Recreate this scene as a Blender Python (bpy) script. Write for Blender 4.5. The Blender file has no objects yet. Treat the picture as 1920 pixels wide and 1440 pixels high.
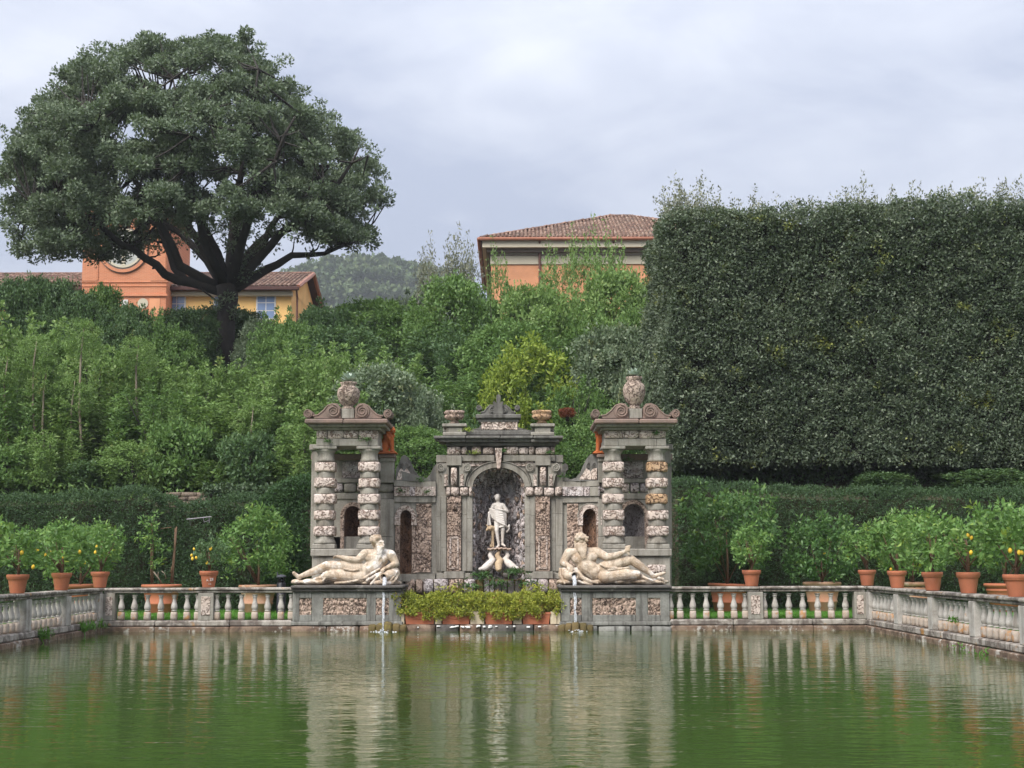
import bpy, bmesh, math, random
import numpy as np
from mathutils import Vector, Matrix

# ------------------------------------------------------------------ camera, sky, sun, exposure
scene = bpy.context.scene
COL = scene.collection
F = 2700.0                                   # focal length in pixels of the 1920 px wide photograph
TH = math.atan(329.0 / F)                    # the camera looks up a little
RM = Matrix.Rotation(math.pi / 2 + TH, 3, 'X') @ Matrix.Rotation(math.radians(-0.13), 3, 'Z')
CAM = Vector((0.0, 0.0, 1.752))
cd = bpy.data.cameras.new('camera')
cam = bpy.data.objects.new('camera', cd)
COL.objects.link(cam)
cam.matrix_world = Matrix.Translation(CAM) @ RM.to_4x4()
cd.sensor_width = 36.0
cd.lens = 36.0 * F / 1920.0
cd.clip_start = 0.1
cd.clip_end = 6000.0
scene.camera = cam

SUN_DIR = Vector((-0.42, -0.62, 0.80)).normalized()      # towards the sun, veiled by cloud
sl = bpy.data.lights.new('sun', 'SUN')
sl.energy = 1.5
sl.angle = math.radians(35)
sl.color = (1.0, 0.965, 0.91)
so = bpy.data.objects.new('sun', sl)
COL.objects.link(so)
so.rotation_euler = SUN_DIR.to_track_quat('Z', 'Y').to_euler()
so.location = (0, 0, 60)

world = bpy.data.worlds.new('World')
scene.world = world
world.use_nodes = True
wn = world.node_tree
wn.nodes.clear()


class NT:
    def __init__(s, tree): s.t = tree
    def n(s, typ, ins=None, **props):
        nd = s.t.nodes.new(typ)
        for k, v in props.items(): setattr(nd, k, v)
        for k, v in (ins or {}).items():
            sk = nd.inputs[k]
            if isinstance(v, bpy.types.NodeSocket): s.t.links.new(v, sk)
            elif isinstance(v, bpy.types.Node): s.t.links.new(v.outputs[0], sk)
            else:
                if hasattr(sk.default_value, '__len__') and len(sk.default_value) == 4 and len(v) == 3: v = (*v, 1)
                sk.default_value = v
        return nd
    def math(s, op, a, b=0.0, c=None, clamp=False):
        d = {0: a, 1: b}
        if c is not None: d[2] = c
        return s.n('ShaderNodeMath', d, operation=op, use_clamp=clamp).outputs[0]
    def mix(s, f, a, b, bt='MIX'):
        nd = s.n('ShaderNodeMix', None, data_type='RGBA', blend_type=bt)
        for i, v in ((0, f), (6, a), (7, b)):
            sk = nd.inputs[i]
            if isinstance(v, bpy.types.NodeSocket): s.t.links.new(v, sk)
            elif i == 0: sk.default_value = v
            else: sk.default_value = (*v, 1)
        return nd.outputs[2]
    def maprange(s, v, a, b, c=0.0, d=1.0):
        return s.n('ShaderNodeMapRange', {0: v, 1: a, 2: b, 3: c, 4: d}).outputs[0]
    def noise(s, vec, scale, detail=3.0, rough=0.55, dist=0.0):
        return s.n('ShaderNodeTexNoise', {'Vector': vec, 'Scale': scale, 'Detail': detail, 'Roughness': rough, 'Distortion': dist}).outputs[0]


W = NT(wn)
tc = W.n('ShaderNodeTexCoord')
sep = W.n('ShaderNodeSeparateXYZ', {0: tc.outputs['Generated']})
zc = W.math('MAXIMUM', sep.outputs[2], 0.0)
den = W.math('ADD', zc, 0.22)
cx_ = W.math('DIVIDE', sep.outputs[0], den)
cy_ = W.math('DIVIDE', sep.outputs[1], den)
cv = W.n('ShaderNodeCombineXYZ', {0: cx_, 1: W.math('MULTIPLY', cy_, 1.15), 2: 3.7}).outputs[0]
c1 = W.noise(cv, 0.95, 6, 0.55, 0.5)
c2 = W.noise(cv, 2.6, 6, 0.6, 0.9)
cm = W.math('ADD', W.math('MULTIPLY', c1, 0.72), W.math('MULTIPLY', c2, 0.28))
cf = W.maprange(cm, 0.395, 0.60)
cloud = W.mix(cf, (1.62, 1.79, 2.26), (2.72, 2.83, 3.15))
grad = W.math('DIVIDE', W.math('MULTIPLY_ADD', zc, 1.6, 1.0), 1.42)     # an overcast sky is brighter overhead
cloud = W.n('ShaderNodeVectorMath', {0: cloud, 3: grad}, operation='SCALE').outputs[0]
sky = W.n('ShaderNodeTexSky', None, sky_type='NISHITA', sun_disc=False,
          sun_elevation=math.asin(SUN_DIR.z), sun_rotation=math.atan2(SUN_DIR.x, SUN_DIR.y))
skyc = W.mix(0.96, sky.outputs[0], cloud)
bg = W.n('ShaderNodeBackground', {'Color': skyc, 'Strength': 0.1})
W.n('ShaderNodeOutputWorld', {'Surface': bg})

vs = scene.view_settings
vs.view_transform = 'Standard'
vs.look = 'None'
vs.exposure = 1.72
vs.gamma = 1.0
scene.cycles.max_bounces = 5
scene.cycles.use_adaptive_sampling = True
scene.cycles.adaptive_threshold = 0.02
scene.cycles.diffuse_bounces = 2
scene.cycles.glossy_bounces = 3
scene.cycles.transmission_bounces = 4
scene.cycles.volume_bounces = 0
scene.cycles.transparent_max_bounces = 6
scene.cycles.use_denoising = True

rng = np.random.default_rng(7)
random.seed(7)
PI = math.pi


def P(px, py, Y):
    """The world point at depth Y that stands at a pixel of the photograph (used to take measurements off it)."""
    d = RM @ Vector(((px - 960.0) / F, (720.0 - py) / F, -1.0))
    return CAM + d * (Y / d.y)


# ------------------------------------------------------------------ materials
def newmat(name):
    m = bpy.data.materials.new(name)
    m.use_nodes = True
    m.node_tree.nodes.clear()
    return m, NT(m.node_tree)


def finish(m, T, col, rough=0.8, bump=None, bs=0.4, bd=0.02, spec=0.3, normal=None, **kw):
    ins = {'Base Color': col, 'Roughness': rough, 'Specular IOR Level': spec}
    ins.update(kw)
    if bump is not None:
        ins['Normal'] = T.n('ShaderNodeBump', {'Height': bump, 'Strength': bs, 'Distance': bd})
    b = T.n('ShaderNodeBsdfPrincipled', ins)
    T.n('ShaderNodeOutputMaterial', {'Surface': b})
    return m


def stone(name, ca, cb, stain, crack=0.0, crackcol=(0.07, 0.04, 0.03), cscale=16.0, lichen=None, lth=0.62,
          stain_lo=0.52, stain_hi=0.72, bs=0.5, bd=0.02, scale=1.0, lscale=9.0, rough=0.88, streak=0.0):
    m, T = newmat(name)
    pos = T.n('ShaderNodeNewGeometry').outputs['Position']
    n1 = T.noise(pos, 2.3 * scale, 5, 0.6)
    n2 = T.noise(pos, 21 * scale, 4, 0.65)
    c = T.mix(T.maprange(n1, 0.34, 0.66), ca, cb)
    c = T.mix(T.math('MULTIPLY', T.maprange(n2, 0.35, 0.7), 0.35), c, stain)
    n3 = T.noise(pos, 1.1 * scale, 6, 0.68, 0.6)
    c = T.mix(T.math('MULTIPLY', T.maprange(n3, stain_lo, stain_hi), 0.75), c, stain)
    if streak:
        mp = T.n('ShaderNodeMapping', {'Vector': pos, 'Scale': (7.0, 7.0, 0.55)}).outputs[0]
        n5 = T.noise(mp, 1.0, 4, 0.6)
        c = T.mix(T.math('MULTIPLY', T.maprange(n5, 0.5, 0.68), streak), c, tuple(x * 0.5 for x in stain))
    h = T.math('ADD', T.math('MULTIPLY', n2, 0.6), T.math('MULTIPLY', n1, 0.4))
    if lichen:
        n4 = T.noise(pos, lscale, 4, 0.6)
        n4b = T.noise(pos, 1.3, 3, 0.5)
        lf = T.maprange(T.math('ADD', T.math('MULTIPLY', n4, 0.55), T.math('MULTIPLY', n4b, 0.45)), lth, lth + 0.07)
        c = T.mix(T.math('MULTIPLY', lf, 0.85), c, lichen)
    if crack:
        w = T.noise(pos, cscale, 2.0, 0.5, 0.7)
        wm = T.noise(pos, cscale * 0.3, 2.0, 0.5)
        wid = T.maprange(wm, 0.32, 0.66, 0.012, 0.085)
        d = T.math('ABSOLUTE', T.math('SUBTRACT', w, 0.5))
        cr = T.math('SUBTRACT', 1.0, T.math('DIVIDE', d, wid, clamp=True), clamp=True)
        c = T.mix(T.math('MULTIPLY', cr, crack), c, crackcol)
        h = T.math('SUBTRACT', T.math('MULTIPLY', h, 0.5), T.math('MULTIPLY', cr, 0.9))
    return finish(m, T, c, rough, h, bs, bd, 0.25)


GREY = stone('grey_sandstone', (0.375, 0.35, 0.30), (0.27, 0.252, 0.218), (0.145, 0.115, 0.085), lichen=(0.32, 0.33, 0.29), lth=0.64, streak=0.55, bd=0.012)
GREYW = stone('weathered_grey_stone', (0.20, 0.19, 0.17), (0.13, 0.122, 0.11), (0.06, 0.055, 0.05), lichen=(0.26, 0.2, 0.08), lth=0.66, streak=0.6, bd=0.015)
RED = stone('reddish_sandstone', (0.27, 0.185, 0.15), (0.19, 0.145, 0.12), (0.10, 0.075, 0.06), lichen=(0.30, 0.29, 0.25), lth=0.68, bd=0.01)
PINK = stone('vermiculated_pink_stone', (0.67, 0.575, 0.52), (0.58, 0.475, 0.40), (0.38, 0.265, 0.20), crack=0.85, cscale=9.5, bs=0.9, bd=0.05, stain_lo=0.56, crackcol=(0.19, 0.105, 0.075))
OCHRE = stone('vermiculated_ochre_stone', (0.52, 0.33, 0.18), (0.56, 0.40, 0.27), (0.33, 0.18, 0.09), crack=0.95, cscale=8.5, bs=0.9, bd=0.05, crackcol=(0.09, 0.045, 0.025))
PEBBLE = stone('pink_grotto_crust', (0.62, 0.475, 0.385), (0.45, 0.325, 0.255), (0.26, 0.17, 0.12), crack=0.95, cscale=13, bs=1.0, bd=0.05, scale=2.2, crackcol=(0.06, 0.035, 0.028))
BROWNROCK = stone('brown_grotto_crust', (0.36, 0.19, 0.11), (0.26, 0.16, 0.11), (0.13, 0.08, 0.055), crack=1.0, cscale=12, bs=1.0, bd=0.05, scale=2.2)
SPUGNA = stone('grey_spongy_rock', (0.58, 0.54, 0.535), (0.38, 0.345, 0.345), (0.13, 0.10, 0.095), crack=0.9, cscale=11, bs=0.9, bd=0.03, scale=2.0)
SPUGNA2 = stone('pale_spongy_rock', (0.74, 0.69, 0.68), (0.52, 0.43, 0.41), (0.19, 0.12, 0.10), crack=0.9, cscale=11, bs=0.9, bd=0.03, scale=2.0)
MARBLE = stone('weathered_marble', (0.66, 0.58, 0.48), (0.57, 0.445, 0.32), (0.24, 0.145, 0.08), stain_lo=0.45, stain_hi=0.70, lichen=(0.78, 0.73, 0.67), lth=0.55, bs=0.5, bd=0.015, lscale=4.0, rough=0.8, scale=1.9, streak=.45, crack=.28, cscale=5.5, crackcol=(.22, .13, .07))
WMARBLE = stone('white_marble', (0.82, 0.765, 0.715), (0.70, 0.64, 0.585), (0.42, 0.33, 0.26), bs=0.25, bd=0.01, rough=0.7)
GOATSTONE = stone('tan_marble', (0.62, 0.47, 0.31), (0.54, 0.40, 0.26), (0.28, 0.19, 0.11), bs=0.25, bd=0.01, rough=0.7)
BALU = stone('pale_baluster_stone', (0.55, 0.52, 0.475), (0.41, 0.375, 0.335), (0.16, 0.13, 0.105), lichen=(0.36, 0.20, 0.09), lth=0.62, bd=0.012, scale=2.5, streak=.35)
DIE = stone('lichened_baluster_base', (0.50, 0.44, 0.38), (0.42, 0.33, 0.26), (0.24, 0.17, 0.12), lichen=(0.45, 0.22, 0.08), lth=0.53, bd=0.014, scale=2.5)
RAIL = stone('lichened_coping_stone', (0.50, 0.46, 0.41), (0.38, 0.34, 0.29), (0.075, 0.052, 0.042), lichen=(0.40, 0.19, 0.045), lth=0.60, lscale=3, stain_lo=0.44, stain_hi=0.56, bd=0.02, streak=0.5, scale=2.4)
BASEC = stone('water_stained_kerb_stone', (0.30, 0.22, 0.16), (0.20, 0.125, 0.085), (0.05, 0.032, 0.024), lichen=(0.50, 0.47, 0.42), lth=0.55, lscale=8, stain_lo=0.44, stain_hi=0.58, bd=0.03, scale=2.2)
PLINTH = stone('damp_plinth_stone', (0.30, 0.295, 0.265), (0.21, 0.205, 0.185), (0.055, 0.047, 0.038), lichen=(0.40, 0.38, 0.34), lth=0.64, streak=0.7, stain_lo=0.48, bd=0.015)
DARKCOP = stone('blackened_coping_stone', (0.15, 0.135, 0.12), (0.08, 0.072, 0.066), (0.03, 0.026, 0.024), lichen=(0.33, 0.30, 0.27), lth=0.60, lscale=5, bd=0.015)
TRAV = stone('pale_travertine_slab', (0.62, 0.54, 0.40), (0.55, 0.45, 0.31), (0.33, 0.25, 0.15), bd=0.01)
MOSSROCK = stone('mossy_wet_rock', (0.17, 0.12, 0.05), (0.11, 0.085, 0.035), (0.045, 0.035, 0.02), lichen=(0.20, 0.16, 0.04), lth=0.55, bd=0.03)
TERRA = stone('terracotta', (0.47, 0.165, 0.085), (0.40, 0.135, 0.07), (0.33, 0.12, 0.07), lichen=(0.56, 0.36, 0.26), lth=0.66, lscale=5, bs=0.2, bd=0.005, rough=0.75)
TERRAOLD = stone('old_terracotta', (0.46, 0.22, 0.13), (0.50, 0.33, 0.23), (0.28, 0.16, 0.10), lichen=(0.55, 0.47, 0.38), lth=0.57, lscale=4, bs=0.3, bd=0.008)
LION = stone('orange_terracotta', (0.56, 0.16, 0.05), (0.46, 0.12, 0.04), (0.28, 0.08, 0.03), bs=0.35, bd=0.012, scale=2)
SOIL = stone('dark_soil', (0.06, 0.042, 0.028), (0.045, 0.032, 0.022), (0.03, 0.022, 0.015), bd=0.03)
BARK = stone('dark_oak_bark', (0.050, 0.042, 0.036), (0.034, 0.030, 0.027), (0.02, 0.018, 0.017), bs=0.9, bd=0.04, scale=1.5)
BARKP = stone('pale_sapling_bark', (0.27, 0.23, 0.17), (0.20, 0.16, 0.115), (0.10, 0.08, 0.06), bd=0.01)
BARKB = stone('brown_stem_bark', (0.17, 0.095, 0.06), (0.13, 0.08, 0.05), (0.07, 0.045, 0.03), bd=0.01)
WALLSTONE = stone('old_wall_masonry', (0.30, 0.22, 0.16), (0.20, 0.16, 0.12), (0.09, 0.075, 0.06), lichen=(0.42, 0.22, 0.13), lth=0.58, crack=0.6, cscale=9, bd=0.03)


def plain(name, col, rough=0.6, var=0.15, scale=4.0, spec=0.3, metallic=0.0):
    m, T = newmat(name)
    pos = T.n('ShaderNodeNewGeometry').outputs['Position']
    n = T.noise(pos, scale, 4)
    c = T.mix(T.maprange(n, 0.3, 0.7), tuple(x * (1 - var) for x in col), tuple(min(1, x * (1 + var)) for x in col))
    return finish(m, T, c, rough, n, 0.15, 0.01, spec, Metallic=metallic)


BLACK = plain('black_painted_metal', (0.012, 0.012, 0.016), 0.45)
BLACKTOP = plain('dull_black_lid', (0.06, 0.06, 0.075), 0.6)
IRON = plain('galvanised_iron', (0.22, 0.2, 0.22), 0.55, metallic=0.3)
INNER_SHADE = plain('inner_twigs_shade_tone', (0.022, 0.022, 0.014), 0.95, .3)  # shade of the tall hedge's hollows put into this colour
MOUTH_SHADE = plain('mouth_shade_black', (0.012, 0.01, 0.009), 0.9)  # black standing for the shade inside the urn mouths
LEMON = plain('lemon_peel', (0.74, 0.47, 0.045), 0.45, 0.12, 30)
ORANGEPL = plain('apricot_plaster', (0.64, 0.30, 0.16), 0.85, 0.18, 0.9)
YELLOWPL = plain('yellow_plaster', (0.80, 0.50, 0.19), 0.85, 0.12, 0.9)
CREAMPL = plain('cream_plaster', (0.52, 0.47, 0.36), 0.85, 0.08, 0.8)
SOFFIT = plain('grey_brown_timber_soffit', (0.19, 0.155, 0.13), 0.85, 0.1)
GUTTER = plain('copper_brown_gutter', (0.30, 0.125, 0.075), 0.5, 0.15)
DARKEAVE = plain('dark_brown_eaves', (0.075, 0.035, 0.03), 0.7, 0.15)
PIPE = plain('brown_downpipe', (0.12, 0.055, 0.04), 0.5)
GLASS = plain('window_glass', (0.20, 0.27, 0.42), 0.12, 0.1, 1, 0.6)
SHUTW = plain('white_window_frame', (0.62, 0.60, 0.58), 0.6, 0.05)
WHITEPAINT = plain('white_paint_marks', (0.8, 0.77, 0.74), 0.8, 0.05)
OCULUSW = plain('pale_glazed_disc', (0.40, 0.41, 0.38), 0.35, 0.12, 2.0)


def brickmat():
    m, T = newmat('red_brick_facade')
    pos = T.n('ShaderNodeNewGeometry').outputs['Position']
    sp = T.n('ShaderNodeSeparateXYZ', {0: pos})
    v = T.n('ShaderNodeCombineXYZ', {0: sp.outputs[0], 1: sp.outputs[2], 2: 0.0})
    br = T.n('ShaderNodeTexBrick', {'Vector': v, 'Color1': (0.56, 0.20, 0.095), 'Color2': (0.47, 0.165, 0.08), 'Mortar': (0.56, 0.28, 0.17), 'Scale': 1.0,
                                    'Mortar Size': 0.012, 'Brick Width': 0.28, 'Row Height': 0.075})
    n = T.noise(pos, 0.9, 5, 0.6)
    c = T.mix(T.math('MULTIPLY', T.maprange(n, 0.45, 0.7), 0.4), br.outputs[0], (0.60, 0.30, 0.18))
    return finish(m, T, c, 0.85, br.outputs[1], -0.3, 0.01)


BRICK = brickmat()


def tilemat(name, a, b, c3, dark):
    m, T = newmat(name)
    pos = T.n('ShaderNodeNewGeometry').outputs['Position']
    at = T.n('ShaderNodeAttribute', None, attribute_name='rnd').outputs['Fac']
    c = T.mix(T.maprange(at, 0.0, 0.5), a, b)
    c = T.mix(T.maprange(at, 0.5, 1.0), c, c3)
    n = T.noise(pos, 1.6, 5, 0.65)
    c = T.mix(T.math('MULTIPLY', T.maprange(n, 0.45, 0.66), 0.8), c, dark)
    return finish(m, T, c, 0.9, T.noise(pos, 14, 3), 0.4, 0.02)


TILE = tilemat('clay_roof_tiles', (0.21, 0.12, 0.088), (0.30, 0.185, 0.135), (0.41, 0.29, 0.22), (0.08, 0.06, 0.05))


def leafmat(name, a, b, c3, trans=0.22, rough=0.5, patch=None, spec=0.35):
    """Leaves: three natural leaf colours picked leaf by leaf, some patches of another growth."""
    m, T = newmat(name)
    at = T.n('ShaderNodeAttribute', None, attribute_name='rnd').outputs['Fac']
    pos = T.n('ShaderNodeNewGeometry').outputs['Position']
    n = T.noise(pos, 0.75, 3, 0.6)
    f = T.math('ADD', T.math('MULTIPLY', at, 0.75), T.math('MULTIPLY', T.maprange(n, 0.3, 0.7), 0.25))
    c = T.mix(T.maprange(f, 0.0, 0.5), a, b)
    c = T.mix(T.maprange(f, 0.55, 1.0), c, c3)
    if patch:
        n2 = T.noise(pos, patch[1], 3, 0.6)
        pf = T.math('MULTIPLY', T.maprange(n2, patch[2], patch[2] + 0.08), T.maprange(at, 0.3, 0.6))
        c = T.mix(pf, c, patch[0])
    b1 = T.n('ShaderNodeBsdfPrincipled', {'Base Color': c, 'Roughness': rough, 'Specular IOR Level': spec})
    b2 = T.n('ShaderNodeBsdfTranslucent', {'Color': T.mix(0.5, c, (0.16, 0.24, 0.04))})
    mx = T.n('ShaderNodeMixShader', {0: trans, 1: b1.outputs[0], 2: b2.outputs[0]})
    T.n('ShaderNodeOutputMaterial', {'Surface': mx.outputs[0]})
    return m


L_OAK = leafmat('holm_oak_leaves', (0.070, 0.105, 0.062), (0.140, 0.185, 0.112), (0.260, 0.305, 0.205), 0.24)
L_GHEDGE = leafmat('clipped_holm_oak_leaves', (0.058, 0.084, 0.052), (0.105, 0.138, 0.084), (0.230, 0.260, 0.175), 0.20, patch=((0.25, 0.27, 0.06), 1.0, 0.60))
L_YEW = leafmat('yew_needles', (0.034, 0.072, 0.032), (0.060, 0.112, 0.046), (0.100, 0.165, 0.066), 0.20, 0.6)
L_LAUREL = leafmat('bright_laurel_leaves', (0.100, 0.180, 0.048), (0.200, 0.320, 0.090), (0.370, 0.480, 0.180), 0.34, patch=((0.26, 0.28, 0.09), 1.2, 0.62))
L_MID = leafmat('mid_green_leaves', (0.070, 0.140, 0.038), (0.135, 0.240, 0.066), (0.260, 0.380, 0.115), 0.32, patch=((0.22, 0.24, 0.06), 1.0, 0.66))
L_DARK = leafmat('dark_evergreen_leaves', (0.045, 0.092, 0.036), (0.082, 0.150, 0.056), (0.155, 0.235, 0.090), 0.27)
L_GREYG = leafmat('grey_green_leaves', (0.090, 0.140, 0.080), (0.170, 0.225, 0.135), (0.340, 0.390, 0.250), 0.25, patch=((0.34, 0.34, 0.14), 1.3, 0.6))
L_YELLOW = leafmat('yellow_green_leaves', (0.156, 0.240, 0.036), (0.276, 0.360, 0.048), (0.432, 0.456, 0.084), 0.3)
L_RED = leafmat('red_autumn_leaves', (0.140, 0.030, 0.020), (0.220, 0.050, 0.030), (0.300, 0.100, 0.040), 0.25)
L_LEMON = leafmat('lemon_leaves', (0.075, 0.165, 0.042), (0.145, 0.270, 0.070), (0.300, 0.430, 0.130), 0.32, 0.42, patch=((0.30, 0.38, 0.05), 2.0, 0.6))
L_LEMOND = leafmat('dark_lemon_leaves', (0.045, 0.105, 0.032), (0.085, 0.175, 0.050), (0.200, 0.310, 0.090), 0.28, 0.42, patch=((0.28, 0.36, 0.05), 2.0, 0.63))
L_GOLD = leafmat('golden_trailing_leaves', (0.200, 0.250, 0.040), (0.360, 0.390, 0.055), (0.540, 0.500, 0.080), 0.32, patch=((0.36, 0.17, 0.07), 2.2, 0.57))
L_FERN = leafmat('fern_fronds', (0.035, 0.085, 0.025), (0.06, 0.14, 0.035), (0.11, 0.20, 0.05), 0.25)
L_GRASS = leafmat('lawn_grass', (0.07, 0.19, 0.025), (0.10, 0.25, 0.03), (0.14, 0.30, 0.045), 0.3)
L_AGAVE = leafmat('agave_leaves', (0.30, 0.38, 0.30), (0.42, 0.50, 0.41), (0.58, 0.64, 0.54), 0.1)
L_FAR = leafmat('far_wood_leaves', (0.05, 0.085, 0.035), (0.08, 0.12, 0.045), (0.13, 0.16, 0.065), 0.1, 0.8)
L_TWIG = leafmat('bronze_shoot_leaves', (0.160, 0.160, 0.120), (0.240, 0.248, 0.176), (0.352, 0.368, 0.256), 0.2)


# ------------------------------------------------------------------ mesh helpers
class MB:
    def __init__(s): s.v = []; s.f = []
    def add(s, vs, fs):
        o = len(s.v)
        s.v += [tuple(v) for v in vs]
        s.f += [tuple(i + o for i in f) for f in fs]
        return s
    def box(s, x0, x1, y0, y1, z0, z1, c=0.0):
        if x0 > x1: x0, x1 = x1, x0
        c = min(c, (x1 - x0) * .3, (y1 - y0) * .3, (z1 - z0) * .3)
        if c <= 0:
            v = [(x, y, z) for z in (z0, z1) for y in (y0, y1) for x in (x0, x1)]
            return s.add(v, [(0, 2, 3, 1), (4, 5, 7, 6), (0, 1, 5, 4), (2, 6, 7, 3), (0, 4, 6, 2), (1, 3, 7, 5)])
        X, Y, Z = (x0, x1), (y0, y1), (z0, z1)
        v = []; idx = {}
        for i in (0, 1):
            for j in (0, 1):
                for k in (0, 1):
                    sx, sy, sz = (c if i == 0 else -c), (c if j == 0 else -c), (c if k == 0 else -c)
                    for a, q in enumerate(((X[i], Y[j] + sy, Z[k] + sz), (X[i] + sx, Y[j], Z[k] + sz), (X[i] + sx, Y[j] + sy, Z[k]))):
                        idx[(i, j, k, a)] = len(v); v.append(q)
        g = lambda i, j, k, a: idx[(i, j, k, a)]
        fs = []
        for i in (0, 1):
            q = [g(i, 0, 0, 0), g(i, 1, 0, 0), g(i, 1, 1, 0), g(i, 0, 1, 0)]; fs.append(q if i else q[::-1])
            q = [g(0, i, 0, 1), g(0, i, 1, 1), g(1, i, 1, 1), g(1, i, 0, 1)]; fs.append(q if i else q[::-1])
            q = [g(0, 0, i, 2), g(1, 0, i, 2), g(1, 1, i, 2), g(0, 1, i, 2)]; fs.append(q if i else q[::-1])
        for j in (0, 1):
            for k in (0, 1): fs.append([g(0, j, k, 1), g(1, j, k, 1), g(1, j, k, 2), g(0, j, k, 2)])
        for i in (0, 1):
            for k in (0, 1): fs.append([g(i, 0, k, 0), g(i, 1, k, 0), g(i, 1, k, 2), g(i, 0, k, 2)])
            for j in (0, 1): fs.append([g(i, j, 0, 0), g(i, j, 1, 0), g(i, j, 1, 1), g(i, j, 0, 1)])
            for j in (0, 1):
                for k in (0, 1): fs.append([g(i, j, k, 0), g(i, j, k, 1), g(i, j, k, 2)])
        return s.add(v, fs)
    def prism(s, poly, y0, y1):
        n = len(poly)
        v = [(x, y0, z) for x, z in poly] + [(x, y1, z) for x, z in poly]
        return s.add(v, [tuple(range(n)), tuple(range(2 * n - 1, n - 1, -1))] + [(i, i + n, (i + 1) % n + n, (i + 1) % n) for i in range(n)])
    def lathe(s, cx, cy, prof, n=16, a0=0.0):
        v = []; fs = []
        for r, z in prof:
            for i in range(n):
                a = a0 + 2 * PI * i / n
                v.append((cx + r * math.cos(a), cy + r * math.sin(a), z))
        for k in range(len(prof) - 1):
            for i in range(n):
                j = (i + 1) % n
                fs.append((k * n + i, k * n + j, (k + 1) * n + j, (k + 1) * n + i))
        fs.append(tuple(range(n - 1, -1, -1)))
        fs.append(tuple(range((len(prof) - 1) * n, len(prof) * n)))
        return s.add(v, fs)
    def tube(s, pts, rad, n=8, caps=True):
        pts = [Vector(p) for p in pts]
        m = len(pts)
        if not hasattr(rad, '__len__'): rad = [rad] * m
        v = []; fs = []; up = None
        for k in range(m):
            t = (pts[min(k + 1, m - 1)] - pts[max(k - 1, 0)]).normalized()
            if up is None:
                up = Vector((0, 0, 1)) if abs(t.z) < .9 else Vector((0, 1, 0))
            sd = t.cross(up)
            if sd.length < 1e-4: sd = t.orthogonal()
            sd.normalize(); up = sd.cross(t).normalized()
            for i in range(n):
                a = 2 * PI * i / n
                v.append(pts[k] + (sd * math.cos(a) + up * math.sin(a)) * rad[k])
        for k in range(m - 1):
            for i in range(n):
                j = (i + 1) % n
                fs.append((k * n + i, k * n + j, (k + 1) * n + j, (k + 1) * n + i))
        if caps:
            fs.append(tuple(range(n - 1, -1, -1))); fs.append(tuple(range((m - 1) * n, m * n)))
        return s.add(v, fs)
    def cap(s, p0, r0, p1, r1, n=12, h=3):
        p0 = Vector(p0); p1 = Vector(p1)
        t = (p1 - p0)
        if t.length < 1e-5: t = Vector((0, 0, 1))
        t.normalize()
        pts = []; rad = []
        for i in range(h + 1):
            a = PI / 2 * i / h
            pts.append(p0 - t * r0 * math.cos(a)); rad.append(max(r0 * math.sin(a), r0 * .02))
        for i in range(h + 1):
            a = PI / 2 * i / h
            pts.append(p1 + t * r1 * math.sin(a)); rad.append(max(r1 * math.cos(a), r1 * .02))
        sd = t.orthogonal().normalized(); up = sd.cross(t)
        v = []; fs = []
        for q, r in zip(pts, rad):
            for i in range(n):
                a = 2 * PI * i / n
                v.append(q + (sd * math.cos(a) + up * math.sin(a)) * r)
        m = len(pts)
        for k in range(m - 1):
            for i in range(n):
                j = (i + 1) % n
                fs.append((k * n + i, k * n + j, (k + 1) * n + j, (k + 1) * n + i))
        fs.append(tuple(range(n - 1, -1, -1))); fs.append(tuple(range((m - 1) * n, m * n)))
        return s.add(v, fs)
    def ell(s, c, r, rot=None, n=12, h=8):
        if not hasattr(r, '__len__'): r = (r, r, r)
        c = Vector(c); v = []; fs = []
        for k in range(h + 1):
            a = PI * k / h; rr = max(math.sin(a), .01)
            for i in range(n):
                b = 2 * PI * i / n
                q = Vector((r[0] * rr * math.cos(b), r[1] * rr * math.sin(b), r[2] * math.cos(a)))
                if rot is not None: q = rot @ q
                v.append(c + q)
        for k in range(h):
            for i in range(n):
                j = (i + 1) % n
                fs.append((k * n + j, k * n + i, (k + 1) * n + i, (k + 1) * n + j))
        fs.append(tuple(range(n))); fs.append(tuple(range((h + 1) * n - 1, h * n - 1, -1)))
        return s.add(v, fs)
    def disc_y(s, x, z, r, y0, y1, n=20):
        return s.prism([(x + r * math.cos(2 * PI * i / n), z + r * math.sin(2 * PI * i / n)) for i in range(n)], y0, y1)
    def warp(s, fn):
        s.v = [fn(*q) for q in s.v]; return s
    def mesh(s, name, mat, smooth=False):
        me = bpy.data.meshes.new(name)
        me.from_pydata(s.v, [], s.f)
        bm = bmesh.new(); bm.from_mesh(me); bmesh.ops.recalc_face_normals(bm, faces=bm.faces); bm.to_mesh(me); bm.free()
        if mat is not None: me.materials.append(mat)
        if smooth: me.polygons.foreach_set('use_smooth', [True] * len(me.polygons))
        me.update()
        return me
    def build(s, name, mat, parent=None, smooth=False):
        return link(name, s.mesh(name, mat, smooth), parent)


def link(name, me, parent=None, loc=None, rotz=None, scale=None):
    o = bpy.data.objects.new(name, me)
    COL.objects.link(o)
    if loc is not None: o.location = loc
    if rotz is not None: o.rotation_euler = (0, 0, rotz)
    if scale is not None: o.scale = scale
    if parent is not None:
        o.parent = parent
        o.matrix_parent_inverse = wmat(parent).inverted()
    return o


def wmat(o):
    m = o.matrix_basis
    if o.parent: m = wmat(o.parent) @ o.matrix_parent_inverse @ m
    return m


def tag(o, label=None, cat=None, group=None, kind=None):
    if label: o['label'] = label
    if cat: o['category'] = cat
    if group: o['group'] = group
    if kind: o['kind'] = kind
    return o


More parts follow.
